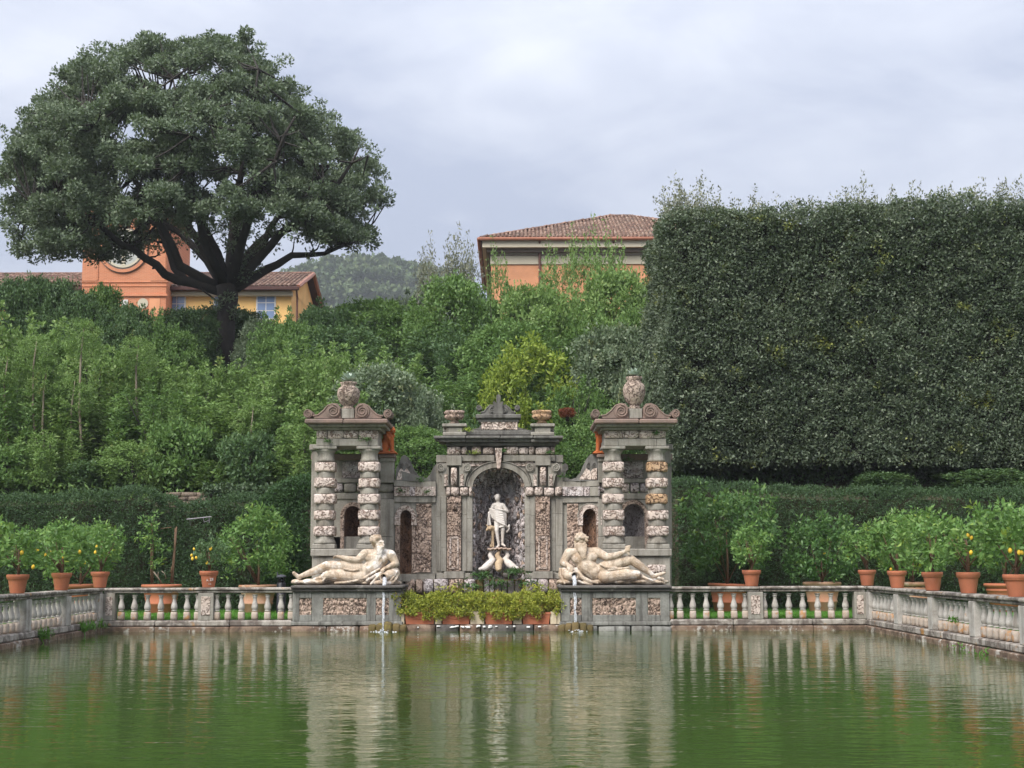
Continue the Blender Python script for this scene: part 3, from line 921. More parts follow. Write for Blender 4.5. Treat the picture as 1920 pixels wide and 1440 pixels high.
def tower(cx, s, wall, niche, ochre=()):
    """s = +1: its inner side is on the right. wall = (outer px, inner px) of the wall behind the columns."""
    YC = 37.78
    T = link('tower', bx(MB(), min(wall), max(wall), 1006, 1100, 39.0, .5, .01).mesh('tower', GREY), nym)
    o = lambda d: cx + s * d
    # pedestal
    pbox('pedestal', GREY, T, o(-66), o(72), 1043.5, 1105, 37.5, 1.6, .015)
    pbox('pedestal_cornice', GREY, T, o(-69), o(75), 1029, 1043, 37.42, 1.7, .02)
    rstone('pedestal_panel', PINK, T, o(-58), o(-22), 1058, 1076, 37.46, .1, int(cx), .012)
    # columns
    for d in (-41, 41):
        c = P(o(d), 950, YC); X = c.x
        zz = lambda y: P(o(d), y, YC - .26).z
        MB().box(X - .29, X + .29, YC - .27, YC + .27, zz(1028.7), zz(1020), .015).build('column_plinth', GREY, T)
        MB().lathe(X, YC, [(.28, zz(1019.8)), (.285, zz(1016)), (.25, zz(1012)), (.24, zz(1009)), (.235, zz(1005))], 20).build('column_base', GREY, T, True)
        for k in range(5):
            y0 = 865.3 + k * 30.2
            me = BLKO if (k, d) in ochre else BLK[(k + (d > 0) * 2) % 3]
            b = link('column_block', me, T, (X + random.uniform(-.008, .008), YC, (zz(y0) + zz(y0 + 19)) / 2), random.choice((0, PI)) + random.uniform(-.02, .02))
            if k < 4:
                MB().lathe(X, YC, [(.235, zz(y0 + 30.6)), (.24, zz(y0 + 29)), (.24, zz(y0 + 20.5)), (.235, zz(y0 + 18.6))], 20).build('column_drum', GREY, T, True)
        MB().lathe(X, YC, [(.225, zz(865)), (.245, zz(862)), (.225, zz(859)), (.215, zz(850)), (.25, zz(846)), (.29, zz(842.3))], 20).build('capital', GREY, T, True)
        MB().box(X - .315, X + .315, YC - .30, YC + .30, zz(842), zz(836.3), .015).build('abacus', GREY, T)
    # entablature
    a_, b_ = sorted((o(-58), o(58)))
    for x0, x1 in ((a_, a_ + 26), (a_ + 26.4, b_ - 18), (b_ - 17.6, b_)): pbox('architrave', GREY, T, x0, x1, 822.8, 836, 37.50, 1.45, .012)
    pbox('frieze_core', GREY, T, a_ + 1, b_ - 1, 806.5, 822.5, 37.56, 1.4, .0)
    stone_row('frieze_stone', T, a_, b_, 806, 822.3, 37.48, .12, 4, int(cx) + 1, [PINK], .3)
    pbox('cornice_bed', GREY, T, o(-64), o(64), 800, 805.8, 37.40, 1.7, .02)
    pbox('cornice_corona', GREY, T, o(-73), o(72), 794.5, 799.7, 37.26, 2.0, .015)
    for x0, x1 in ((o(-80), o(-8)), (o(-7.5), o(76))): pbox('cornice_top', RED, T, x0, x1, 785, 794.2, 37.14, 2.2, .03)
    pediment(T, cx + 1, 37.3, .5, RED, 784, TPED)
    pbox('finial_block', GREY, T, cx - 11, cx + 13, 766, 784.5, 37.36, .42, .012)
    # wall behind with its niche
    w0, w1 = sorted(wall)
    nx_, hwp = niche
    YW = 39.0
    X0, X1 = P(w0, 980, YW).x, P(w1, 980, YW).x
    cX = P(nx_, 980, YW).x; hw = hwp * YW / F
    z0, zs, z1 = P(nx_, 1030, YW).z, P(nx_, 966, YW).z, P(nx_, 936, YW).z
    arch_wall(MB(), X0, X1, z0, z1, cX, hw, zs, hw * 1.05, YW, YW + .45).build('niche_wall', GREY, T)
    arch_ring(MB(), cX, hw - .01, zs, hw * 1.05 - .01, .10, YW - .06, YW + .05, 18, zs - z0).build('niche_frame', PEBBLE, T)
    niche_shell(MB(), cX, hw, z0, zs, hw * 1.05, YW + .02, .5, amp=.06, seed=int(cx)).build('niche_hollow', SPUGNA if s < 0 else BROWNROCK, T, True)
    pbox('sill', GREY, T, w0, w1, 1030.5, 1046, YW - .05, .6, .01)
    pbox('string_course', GREY, T, w0 - 1, w1 + 1, 924, 935.7, YW - .04, .5, .012)
    stone_row('band_stone', T, w0 - 1, w1 + 1, 905.5, 923.6, YW - .08, .5, 5, int(cx) + 3, [SPUGNA2, GREY, PINK])
    pbox('string_course', GREY, T, w0, w1, 897, 905, YW - .05, .5, .012)
    pbox('upper_wall', GREY, T, w0, w1, 863, 896.7, YW, .45, 0)
    crust('rough_panel', SPUGNA2, T, nx_ - 20, nx_ + 18, 866, 896, YW - .012, int(cx) + 9, .06, .05)
    pbox('wall_coping', RED, T, w0 - 2, w1 + 2, 851, 862.6, YW - .1, .65, .02)
    # outer pilaster behind the column, inner pier
    pbox('pilaster', GREY, T, o(-68), o(-56), 838, 1029, 38.80, .2, .01)
    pbox('pilaster_cap', GREY, T, o(-71), o(-54), 833, 844, 38.74, .3, .02)
    return T


TL = tower(651, 1, (585, 738), (662, 17), ())
TR = tower(1191, -1, (1122, 1259), (1188, 21), ((0, -41), (2, -41)))
# inner piers: shaft, cap and the small carved herm beside the left one
for T_, a, b, h0, h1 in ((TL, 713, 738, 708, 721), (TR, 1122, 1136, 0, 0)):
    for y0, y1 in ((866, 905), (936, 1006), (1006.4, 1078)): pbox('pier', GREY, T_, a, b, y0, y1, 38.82, .2, .01)
    pbox('pier_cap', RED, T_, a - 3, b + 3, 851.5, 858, 38.72, .4, .02)
    pbox('pier_neck', GREY, T_, a - 1, b + 1, 858.3, 865.7, 38.78, .3, .015)
    if h0:
        ps = []
        for k in range(9):
            q = P((h0 + h1) / 2 + (1.5 if k % 2 else -1.5), 944 + k * 7.2, 38.9)
            ps.append(('e', q, (.085 - .02 * (k == 1), .07, .07)))
        sculpt('herm_relief', ps, PEBBLE, T_, .018, 2)

# ---- centre aedicule
YA = 39.5
cX = P(935, 980, YA).x
hw = 48.5 * YA / F
zb, zs, zt = P(935, 1086, YA).z, P(935, 913, YA).z, P(935, 853, YA).z
rise = 36 * YA / F
XA0, XA1 = P(818, 980, YA).x, P(1055, 980, YA).x
A = link('aedicule', arch_wall(MB(), XA0, XA1, zb, zt, cX, hw, zs, rise, YA, YA + .55).mesh('aedicule', GREY), nym)
arch_ring(MB(), cX, hw, zs, rise, .145, YA - .10, YA + .1, 24).build('archivolt', GREY, A)
arch_ring(MB(), cX, hw + .155, zs + .02, rise + .14, .02, YA - .13, YA + .05, 24).build('archivolt_moulding', GREY, A)
# spandrels of pink stone either side of the keystone
for a, b in ((866, 915), (955, 1000)):
    crust('spandrel', PINK, A, a, b, 865, 874, YA - .03, a, .06, .04)
mb = prpx(MB(), [(928, 840), (942, 840), (938, 878), (932, 878)], YA - .26, .3)
mb.build('keystone', PINK, A)
# grotto lining: a rough shell set with spongy stones
niche_shell(MB(), cX, hw + .02, zb - .3, zs, rise + .02, YA + .1, .95, 20, 9, .12, 8).build('grotto_hollow', SPUGNA, A, True)
RK = [rough_mesh('spongy_rock', 1, 1, 1, 40 + k, (SPUGNA, SPUGNA2, SPUGNA, PEBBLE, SPUGNA2)[k], .45, .26, 3, 1.6) for k in range(5)]
rr = random.Random(5)
for iz in range(22):
    for ia in range(13):
        t = (iz + rr.uniform(-.3, .3)) / 21; a = PI * (ia + .5 + rr.uniform(-.35, .35) + (iz % 2) * .5) / 13.5
        if not .03 < a < PI - .03: continue
        ztot = (zs - zb) + rise * .98
        z = zb + ztot * t
        k = 1.0 if z < zs else math.sqrt(max(.03, 1 - ((z - zs) / rise) ** 2))
        q = (cX + hw * k * .985 * math.cos(a), YA + .1 + .93 * k * math.sin(a), z)
        s1 = rr.uniform(.07, .17)
        ro = link('spongy_rock', rr.choice(RK if rr.random() < .4 else RK[:3] + RK[4:]), A, q, rr.uniform(0, 6), (s1, s1, s1 * rr.uniform(1.1, 2.0)))
# a fringe of stones round the arch
for i in range(19):
    a = PI * (i + .5) / 19
    q = (cX + (hw - .03) * math.cos(a), YA + .06, zs + (rise - .03) * math.sin(a))
    link('fringe_rock', RK[1 if i % 3 else 3], A, q, rr.uniform(0, 6), (.075, .1, rr.uniform(.06, .12)))
for k in range(15):      # rough edges of the niche jambs
    for sx, xx in ((-1, 886.5), (1, 984)):
        q = P(xx - sx * 1.5, 916 + k * 11.2, YA + .02)
        link('jamb_rock', RK[(k * 3 + (sx > 0)) % 5], A, (q.x, YA + .05, q.z), rr.uniform(0, 6), (rr.uniform(.05, .085), .1, rr.uniform(.08, .16)))

for sgn, (o0, o1), (p0, p1), (j0, j1) in ((-1, (818, 837), (838, 864.5), (865.5, 886)), (1, (1033, 1055), (1004.5, 1031.5), (984.5, 1003.5))):
    # jamb strips, each of three stones
    for x0, x1, Y in ((j0, (j0 + j1) / 2 - .4, YA - .06), ((j0 + j1) / 2, j1, YA - .09), (o0, o0 + 8.5, YA - .02), (o0 + 9, o1, YA - .07)):
        ys = [930.5, 965 + random.uniform(-9, 9), 1020 + random.uniform(-9, 9), 1071]
        for a, b in zip(ys[:-1], ys[1:]): pbox('jamb_stone', GREY, A, x0, x1, a + .15, b - .15, Y, .2, .006)
    # pink pilaster with a mask, carved trophies and a sunk panel
    pbox('pilaster', PEBBLE, A, p0, p1, 930.5, 1071, YA - .14, .2, .012)
    xm = (p0 + p1) / 2
    crust('pilaster_relief', PEBBLE, A, p0 + 2, p1 - 2, 958, 1004, YA - .145, int(p0), .05, .05, .014)
    for y0, y1 in ((1006, 1010), (1063, 1067)): pbox('panel_frame', PINK, A, p0 + 5, p1 - 5, y0, y1, YA - .17, .05, .006)
    for x0 in (p0 + 4.5, p1 - 8): pbox('panel_frame', PINK, A, x0, x0 + 3.5, 1010.3, 1062.7, YA - .168, .05, .006)
    c = P(xm, 949, YA - .16)
    sculpt('mask', [('e', c, (.085, .06, .125)), ('e', c + Vector((0, -.06, -.01)), (.02, .03, .05)), ('e', c + Vector((-.035, -.05, .03)), (.025, .02, .015)), ('e', c + Vector((.035, -.05, .03)), (.025, .02, .015)),
                    ('e', c + Vector((0, -.045, -.065)), (.04, .03, .02)), ('e', c + Vector((0, .0, .11)), (.13, .06, .035))], PEBBLE, A, .012, 2)
    stone_row('impost_stone', A, min(o0, j0) + (0 if sgn > 0 else 17), max(o1, j1) - (0 if sgn < 0 else 0), 912.5, 930, YA - .18, .45, 4, 60 + sgn, [PINK])
    pbox('pilaster_base', GREY, A, p0 - 6, p1 + 6, 1071.5, 1085, YA - .18, .4, .015)
    pbox('jamb_base', GREY, A, min(o0, j0), max(o1, j1), 1075, 1085.5, YA - .12, .4, .015)
    # capital: two flaring consoles round a pink tongue
    for d, sg in ((-24, -1), (24, 1)):
        vx = xm + d
        scroll_disc(A, vx, 877, 8.6, YA - .20, .3, GREY, 'console_volute', 2, -sg)
        prpx(MB(), [(vx - sg * 6, 868.5), (vx + sg * 7.5, 880), (vx - sg * 1, 893), (vx - sg * 4.5, 912), (vx - sg * 14, 912), (vx - sg * 14, 868.5)], YA - .17, .25).build('console', GREY, A)
        crust('console_inlay', PINK, A, vx - sg * 12 if sg > 0 else vx + 6, vx - 6 if sg > 0 else vx + 12, 889, 911, YA - .18, int(vx), .05, .03)
    rstone('tongue', PINK, A, xm - 6, xm + 6, 876, 910, YA - .24, .15, int(xm), .012)
    pbox('capital_block', GREY, A, p0 - 1, p1 + 1, 854, 873, YA - .22, .3, .012)

# architrave, frieze, cornice
pbox('architrave', GREY, A, 838, 927, 853.5, 864.6, YA - .14, .6, .01)
pbox('architrave', GREY, A, 943, 1041, 853.5, 864.6, YA - .14, .6, .01)
pbox('shoulder', GREY, A, 818, 837.5, 853.5, 867, YA - .05, .5, .012)
pbox('shoulder', GREY, A, 1041.5, 1056, 853.5, 867, YA - .05, .5, .012)
pbox('frieze_core', DARKCOP, A, 840, 1039, 836.5, 853, YA - .06, .6, 0)
for k, (a, b) in enumerate(((838, 864), (865, 876), (884, 902), (905, 926), (944, 972), (973, 990), (991.5, 1003), (1004, 1031), (1032, 1041))):
    rstone('frieze_stone', PINK, A, a, b, 837 + (k % 2) * .8, 852.6, YA - .15 - (.05 if k in (0, 7) else 0), .2, 90 + k, .014)
pbox('cornice_bed', GREYW, A, 836, 1043, 829, 836, YA - .2, .8, .02)
for a, b in ((822, 873), (873.5, 936), (936.5, 995), (995.5, 1049)): pbox('cornice_corona', GREYW, A, a, b, 822.5, 828.7, YA - .32 - (.06 if a in (822, 995.5) else 0), .95, .015)
for a, b in ((813, 873), (873.4, 938), (938.4, 1000), (1000.4, 1056)): pbox('cornice_top', GREYW, A, a, b, 816.8, 822.2, YA - .42 - (.05 if a < 820 or a > 999 else 0), 1.1, .02)
pbox('blocking_course', GREYW, A, 838, 1038, 806.5, 816.5, YA - .2, .6, .03)
# attic: flared pink panel, cap and crowning scrolls
prpx(MB(), [(880, 806), (898, 802), (904, 792), (967, 792), (973, 802), (992, 806)], YA - .14, .45).build('attic_block', GREYW, A)
crust('attic_panel', PINK, A, 902, 970, 791.5, 805.5, YA - .16, 77, .07, .05)
pbox('attic_moulding', GREYW, A, 897, 973, 784.5, 791.3, YA - .2, .5, .012)
pbox('attic_cap', GREYW, A, 892, 977, 776.5, 784.2, YA - .28, .6, .02)
SP = {'poly': [(30, 776.5), (33, 773), (26, 772), (21, 765), (15, 759.5), (9, 760), (5, 765), (5, 776.5)], 'disc': [(10.5, 767.5, 7.6, 1.8, 1), (36, 764.5, 5.3, 1.4, -1)]}
pediment(A, 934, YA - .2, .3, GREYW, 776, SP)
prpx(MB(), [(925, 776), (926, 762), (924, 754), (927, 752), (931, 756), (930, 746), (931, 741), (935, 739), (938, 741), (939, 746), (937, 756), (941, 752), (944, 754), (942, 762), (944, 776)], YA - .24, .24).build('palmette', GREYW, A)
for cxp in (852, 1017.5):
    pbox('bowl_pedestal', GREY, A, cxp - 15, cxp + 15, 801, 812, YA - .3, .5, .015)
    pbox('pedestal_foot', GREY, A, cxp - 22, cxp + 22, 810, 816.6, YA - .36, .62, .02)
    pbox('pedestal_wing', GREY, A, cxp - 21, cxp + 21, 800, 810, YA - .16, .3, .015)
    pbox('pedestal_cap', GREY, A, cxp - 23, cxp + 23, 794, 799.8, YA - .36, .6, .015)

# basement under the whole facade
stone_row('basement_stone', A, 742, 892, 1085.5, 1112, YA - .3, .5, 7, 201, [PEBBLE, SPUGNA2])
stone_row('basement_stone', A, 984, 1128, 1085.5, 1112, YA - .3, .5, 7, 202, [PEBBLE, SPUGNA2])
pbox('basement_core', MOSSROCK, A, 742, 1128, 1087, 1150, YA - .12, .6, 0)
stone_row('basement_rock', A, 886, 990, 1088, 1125, YA - .22, .3, 9, 203, [MOSSROCK, DARKCOP, SPUGNA], .3, .03)

# ---- curved screen walls between the centre and the towers
def arch_wall_seg(X0, X1, Z0, Z1, cx, hw, zs, rise, y0, y1, n=16):
    """The same, in narrow strips that can be bent."""
    mb = MB()
    for a, b in ((X0, cx - hw), (cx + hw, X1)):
        k = max(2, int(abs(b - a) / .06))
        for i in range(k): mb.box(a + (b - a) * i / k, a + (b - a) * (i + 1) / k, y0, y1, Z0, Z1)
    for i in range(n):
        a0, a1 = PI * i / n, PI * (i + 1) / n
        mb.prism([(cx + hw * math.cos(a0), zs + rise * math.sin(a0)), (cx + hw * math.cos(a0), Z1), (cx + hw * math.cos(a1), Z1), (cx + hw * math.cos(a1), zs + rise * math.sin(a1))], y0, y1)
    return mb


def screen(xi, xo, YO, niche_px, nhw, scroll_polys, seed, inner_pier):
    """xi: px of the edge at the centre, xo: px of the edge at the tower."""
    Xi, Xo = P(xi, 980, YA).x, P(xo, 980, YO).x
    def wp(x, y, z):
        t = min(max((x - Xi) / (Xo - Xi), -.2), 1.15)
        return (x, y - (YA - YO) * max(t, 0) ** 2, z)
    # work on the flat wall at YA, then bend it
    fx = lambda px: px                                   # pixel columns as seen; the bend only moves them in depth
    def flat_x(px):
        # find the wall x whose bent position projects to this column
        lo, hi = min(Xi, Xo) - .3, max(Xi, Xo) + .3
        best = min(np.linspace(lo, hi, 241), key=lambda x: abs(P(px, 980, wp(x, YA, 0)[1]).x - x))
        return float(best)
    def segs(name, mat, px0, px1, y0, y1, dy, dep, c=.0, n=5, par=None):
        a, b = sorted((flat_x(px0), flat_x(px1)))
        Yr = wp((a + b) / 2, YA, 0)[1]
        Z0, Z1 = P((px0 + px1) / 2, y1, Yr).z, P((px0 + px1) / 2, y0, Yr).z
        v = []; fs = []
        for i in range(n + 1):
            x = a + (b - a) * i / n
            v += [(x, YA + dy, Z0), (x, YA + dy, Z1), (x, YA + dy + dep, Z1), (x, YA + dy + dep, Z0)]
        for i in range(n):
            for j in range(4): fs.append((i * 4 + j, i * 4 + (j + 1) % 4, i * 4 + 4 + (j + 1) % 4, i * 4 + 4 + j))
        fs += [(0, 1, 2, 3), tuple(n * 4 + j for j in (3, 2, 1, 0))]
        return MB().add(v, fs).warp(wp).build(name, mat, par or S)
    ncx = flat_x(niche_px); nh = nhw * 39.2 / F
    Yr = wp(ncx, YA, 0)[1]
    zf = lambda y: P(niche_px, y, Yr).z
    a, b = sorted((Xi, Xo))
    S = link('screen_wall', arch_wall_seg(a - .02, b + .02, zf(1076), zf(942), ncx, nh, zf(969), nh * 1.25, YA, YA + .4).warp(wp).mesh('screen_wall', GREY), nym)
    arch_ring(MB(), ncx, nh - .01, zf(969), nh * 1.25 - .01, .13, YA - .07, YA + .04, 16).warp(wp).build('niche_arch', PINK, S)
    arch_ring(MB(), ncx, nh + .125, zf(969), nh * 1.25 + .12, .022, YA - .09, YA, 16).warp(wp).build('niche_moulding', GREY, S)
    for sx in (-1, 1):
        q = ncx + sx * (nh + .06)
        MB().box(q - .07, q + .07, YA - .09, YA + .05, zf(985), zf(969.5), .01).warp(wp).build('niche_impost', PINK, S)
        MB().box(q - .055, q + .055, YA - .05, YA + .05, zf(1075), zf(985.3), .01).warp(wp).build('niche_jamb', PEBBLE, S)
    niche_shell(MB(), ncx, nh, zf(1076), zf(969), nh * 1.25, YA + .02, .38, amp=.05, seed=seed).warp(wp).build('niche_hollow', BROWNROCK, S, True)
    # crusted fields either side of the niche
    p0, p1 = sorted((xi, xo))
    lo, hi = (p0 + 1, niche_px - nhw - 9), (niche_px + nhw + 9, p1 - 8)
    if xi < xo: lo, hi = (p0 + 8, niche_px - nhw - 9), (niche_px + nhw + 9, p1 - 1)
    for q0, q1 in (lo, hi):
        if q1 - q0 > 4:
            fa, fb = flat_x(q0), flat_x(q1)
            Z0, Z1 = zf(1073), zf(944)
            r2 = ext(q0, q1, 944, 1073, YA)
            nx = max(4, int(abs(fb - fa) / .02)); nz = 100
            gx, gz = np.meshgrid(np.linspace(fa, fb, nx + 1), np.linspace(Z0, Z1, nz + 1))
            cell = .085
            rg = np.random.default_rng(seed + int(q0)); m_ = int(abs(fb - fa) * (Z1 - Z0) / cell ** 2 / 1.3)
            fxs = rg.uniform(min(fa, fb), max(fa, fb), m_); fzs = rg.uniform(Z0, Z1, m_)
            d = np.hypot(gx.ravel()[:, None] - fxs, (gz.ravel()[:, None] - fzs) * .7); d.sort(axis=1)
            hg = .055 * np.clip((d[:, 1] - d[:, 0]) / cell * 2.2, 0, 1) ** .6
            vv = np.stack([gx.ravel(), YA - .012 - hg, gz.ravel()], 1)
            w_ = nx + 1
            MB().add([wp(*q) for q in vv], [(k * w_ + i, k * w_ + i + 1, (k + 1) * w_ + i + 1, (k + 1) * w_ + i) for k in range(nz) for i in range(nx)]).build('crusted_field', PEBBLE, S, True)
    segs('string_course', GREY, xi, xo, 930.5, 942, -.07, .45)
    x = p0; k = 0
    rs = random.Random(seed)
    while x < p1 - 1:
        w_ = rs.uniform(9, 17); x2 = min(x + w_, p1)
        segs('band_stone', rs.choice([PINK, PINK, SPUGNA2]) if xi > xo else rs.choice([SPUGNA2, GREY, SPUGNA2]), x + .3, x2 - .3, 913, 930, -.13 - rs.uniform(0, .02), .5, n=2)
        x = x2
    segs('coping', GREY, xi, xo, 902.5, 912.6, -.09, .5)
    segs('base', GREY, xi, xo, 1076.3, 1090, -.1, .5)
    for name, mat, poly, dy, dep in scroll_polys:
        q = [(flat_x(x), P(x, y, wp(flat_x(x), YA, 0)[1]).z) for x, y in poly]
        MB().prism(q, YA + dy, YA + dy + dep).warp(wp).build(name, mat, S)
    return S, flat_x, wp


SL, fl, wl = screen(817, 739, 38.95, 761, 10.5,
    [('scroll_parapet', GREYW, [(741, 902), (742, 880), (748, 866), (752, 856), (757, 852.5), (764, 857), (770, 868), (776, 881), (784, 892), (792, 897), (800, 896), (806, 889), (812, 876), (818, 870), (818, 902)], .0, .28),
     ('scroll_inlay', PINK, [(743, 900), (747, 884), (752, 878), (757, 884), (762, 878), (768, 886), (775, 896), (779, 900)], -.05, .1)], 31, None)
SR, fr, wr = screen(1055, 1124, 38.95, 1105, 12.5,
    [('scroll_parapet', GREYW, [(1055, 902), (1055, 872), (1060, 868), (1066, 872), (1066, 880), (1061, 884), (1062, 894), (1070, 899), (1080, 896), (1089, 886), (1095, 872), (1101, 860), (1108, 852), (1118, 850), (1122, 855), (1122, 902)], .0, .28),
     ('scroll_inlay', PINK, [(1086, 899), (1094, 888), (1100, 878), (1108, 884), (1114, 878), (1120, 878), (1120, 899)], -.05, .1)], 32, None)
for S_, pts, f_, w_ in ((SL, ((752, 872), (763, 872)), fl, wl), (SR, ((1105, 873), (1115, 873)), fr, wr)):
    for px, py in pts:
        X = f_(px); Yq = w_(X, YA, 0)[1]
        scroll_disc(S_, px, py, 5.5, Yq - .04, .1, GREYW, 'volute', 1.6, 1)

# ------------------------------------------------------------------ statues, vases, lions, dolphins
def zm(ox, oy, k, Y):
    """Points read off an enlargement of the photograph (origin ox, oy; k enlarged pixels to one), set at depth Y."""
    def f(x, y, dy=0.0):
        q = P(ox + x / k, oy + y / k, Y)
        return Vector((q.x, Y + dy, q.z))
    return f


def fingers(ps, base, d, spread, ln, r):
    d = Vector(d).normalized(); sp = Vector(spread).normalized()
    for k in range(4):
        b = base + sp * (k - 1.5) * r * 1.9
        l = ln * (1, 1.12, 1.05, .8)[k]
        m = b + d * l * .55; e = m + (d * .8 + Vector((0, 0, -.6))).normalized() * l * .5
        ps += [('c', b, r, m, r * .95), ('c', m, r * .95, e, r * .75)]
    t0 = base - sp * r * 2.6 - d * r * 2
    ps.append(('c', t0, r * 1.1, t0 + (d - sp * .5).normalized() * ln * .6, r * .85))


def urn(parent, body, mouth, br, mr):
    """A jar lying on its side, its open mouth towards the water."""
    body = Vector(body); mouth = Vector(mouth)
    ax = (mouth - body).normalized(); Lg = (mouth - body).length
    R = ax.to_track_quat('Z', 'Y').to_matrix()
    pr = [(.03, -br * .95), (br * .6, -br * .8), (br * .95, -br * .3), (br, .02), (br * .9, Lg * .4), (br * .62, Lg * .68), (mr * .95, Lg * .82), (mr * 1.0, Lg * .93), (mr * 1.28, Lg * .95), (mr * 1.3, Lg), (mr * .95, Lg), (mr * .9, Lg - .12)]
    mb = MB(); n = 18; v = []; fs = []
    for r, z in pr:
        for i in range(n):
            a = 2 * PI * i / n
            v.append(body + R @ Vector((r * math.cos(a), r * math.sin(a), z)))
    for k in range(len(pr) - 1):
        for i in range(n):
            j = (i + 1) % n
            fs.append((k * n + i, k * n + j, (k + 1) * n + j, (k + 1) * n + i))
    mb.add(v, fs)
    u = mb.build('urn', MARBLE, parent, True)
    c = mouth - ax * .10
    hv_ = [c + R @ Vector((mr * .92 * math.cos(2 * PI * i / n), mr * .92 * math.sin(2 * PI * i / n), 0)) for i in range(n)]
    MB().add(hv_, [tuple(range(n))]).build('urn_shade_disc', MOUTH_SHADE, u)  # flat disc coloured near black for the shade inside the jar
    return u


def rocks(parent, z, x0, x1, y0, y1, n, seed, dmin, dmax):
    r = random.Random(seed); ps = []
    for k in range(n):
        x = x0 + (x1 - x0) * (k + .5) / n
        q = z(x + r.uniform(-12, 12), (y0 + y1) / 2 + r.uniform(-6, 6), 0)
        ps.append(('e', q + Vector((0, r.uniform(dmin, dmax), 0)), (r.uniform(.14, .24), r.uniform(.16, .26), (y1 - y0) / 358 * r.uniform(.42, .62))))
    a, b = z(x0, y1 - 8), z(x1, y1 - 8)
    ps.append(('c', a + Vector((.08, (dmin + dmax) / 2, .0)), .07, b + Vector((-.08, (dmin + dmax) / 2, 0)), .07))
    return sculpt('rocky_bed', ps, MARBLE, parent, .028, 2)


def pleats(parent, z, curves, r=.03, mat=MARBLE, name='drapery', vox=.016):
    ps = []
    for c in curves:
        q = [z(*p) for p in c]
        for a, b in zip(q[:-1], q[1:]): ps.append(('c', a, r, b, r * .9))
    return sculpt(name, ps, mat, parent, vox, 2)


# left river god, zoom origin (540, 900), 4.8x, body at Y = 36.75
z = zm(540, 900, 4.8, 36.72)
godL = thing('river_god_statue', 'reclining bearded marble statue facing right, arm along its raised knee, on the left plinth', 'statue', z(560, 945), 'reclining statues')
ps = [('e', z(822, 575, -.06), (.115, .135, .155)), ('c', z(815, 610), .10, z(808, 655), .12),
      ('c', z(715, 662, .0), .125, z(920, 668, .02), .12),
      ('e', z(800, 715, -.02), (.30, .20, .21)), ('e', z(752, 705, -.13), (.15, .065, .10)), ('e', z(852, 712, -.13), (.14, .065, .10)),
      ('c', z(790, 760, -.02), .22, z(700, 835, -.04), .21), ('e', z(720, 805, -.2), (.12, .06, .1)), ('e', z(770, 775, -.18), (.1, .06, .08)),
      ('e', z(655, 850, -.03), (.24, .22, .19)), ('e', z(880, 850, .05), (.2, .2, .22)),
      # his right arm along the thigh to the knee
      ('c', z(692, 668, -.06), .125, z(632, 722, -.17), .09), ('c', z(632, 722, -.17), .09, z(560, 712, -.22), .08), ('c', z(560, 712, -.22), .08, z(487, 695, -.22), .052),
      ('e', z(458, 690, -.22), (.065, .05, .045)),
      # his left arm on the urn
      ('c', z(928, 672, -.02), .12, z(972, 752, -.03), .092), ('c', z(972, 752, -.03), .09, z(905, 785, -.24), .056), ('e', z(880, 795, -.27), (.05, .05, .045)),
      # upper leg: thigh, raised knee, shin, foot
      ('c', z(650, 805, -.08), .185, z(490, 775, -.13), .16), ('c', z(490, 775, -.13), .16, z(350, 772, -.13), .118), ('c', z(350, 772, -.13), .115, z(255, 815, -.10), .105),
      ('c', z(255, 815, -.10), .105, z(120, 865, -.08), .058), ('c', z(105, 880, -.06), .06, z(58, 838, -.10), .045), ('e', z(58, 835, -.1), (.04, .06, .04)),
      # lower leg, folded back
      ('c', z(660, 875, -.16), .17, z(480, 862, -.24), .145), ('c', z(480, 862, -.24), .145, z(372, 852, -.26), .11), ('c', z(372, 855, -.26), .105, z(300, 880, -.05), .075), ('c', z(310, 880, -.1), .065, z(250, 895, -.18), .05)]
fingers(ps, z(440, 690, -.23), (-1, -.2, -.25), (0, -1, .4), .075, .017)
fingers(ps, z(868, 800, -.29), (-.8, -.3, -.5), (.5, -1, -.2), .075, .017)
ps += [('c', z(858, 566, -.17), .03, z(868, 588, -.185), .028), ('c', z(835, 555, -.18), .022, z(866, 553, -.16), .02), ('e', z(845, 600, -.17), (.045, .03, .03))]
fig = sculpt('figure', ps, MARBLE, godL, .0135, 3)
hp = [('e', z(800, 545, -.05), (.15, .155, .13))]
r = random.Random(3)
for k in range(30):
    a = r.uniform(0, 2 * PI); e = r.uniform(.0, 1.2)
    c = z(795, 550, -.05) + Vector((.15 * math.cos(a) * math.cos(e), .155 * math.sin(a) * math.cos(e), .13 * math.sin(e)))
    if c.y < z(0, 0, -.13).y and c.x > z(815, 0).x and c.z < z(0, 545).z: continue
    hp.append(('e', c, r.uniform(.035, .055)))
for k in range(6): hp.append(('e', z(760 + k * 6, 560 + k * 14, .02 + .02 * k), .05))
sculpt('hair', hp, MARBLE, fig, .014, 1)
bp = []
for k in range(15):
    x = r.uniform(815, 868); q0 = z(x, 605, -.17 - r.uniform(0, .04)); q1 = z(825 + (x - 840) * .5 + r.uniform(-8, 8), 650, -.2); q2 = z(828 + (x - 840) * .35 + r.uniform(-10, 10), r.uniform(690, 725), -.2)
    bp += [('c', q0, .038, q1, .034), ('c', q1, .034, q2, .014)]
sculpt('beard', bp, MARBLE, fig, .013, 1)
urn(godL, z(940, 845, .02), z(872, 876, -.42), .20, .088)
rocks(godL, z, 55, 985, 895, 948, 15, 4, -.2, .3)
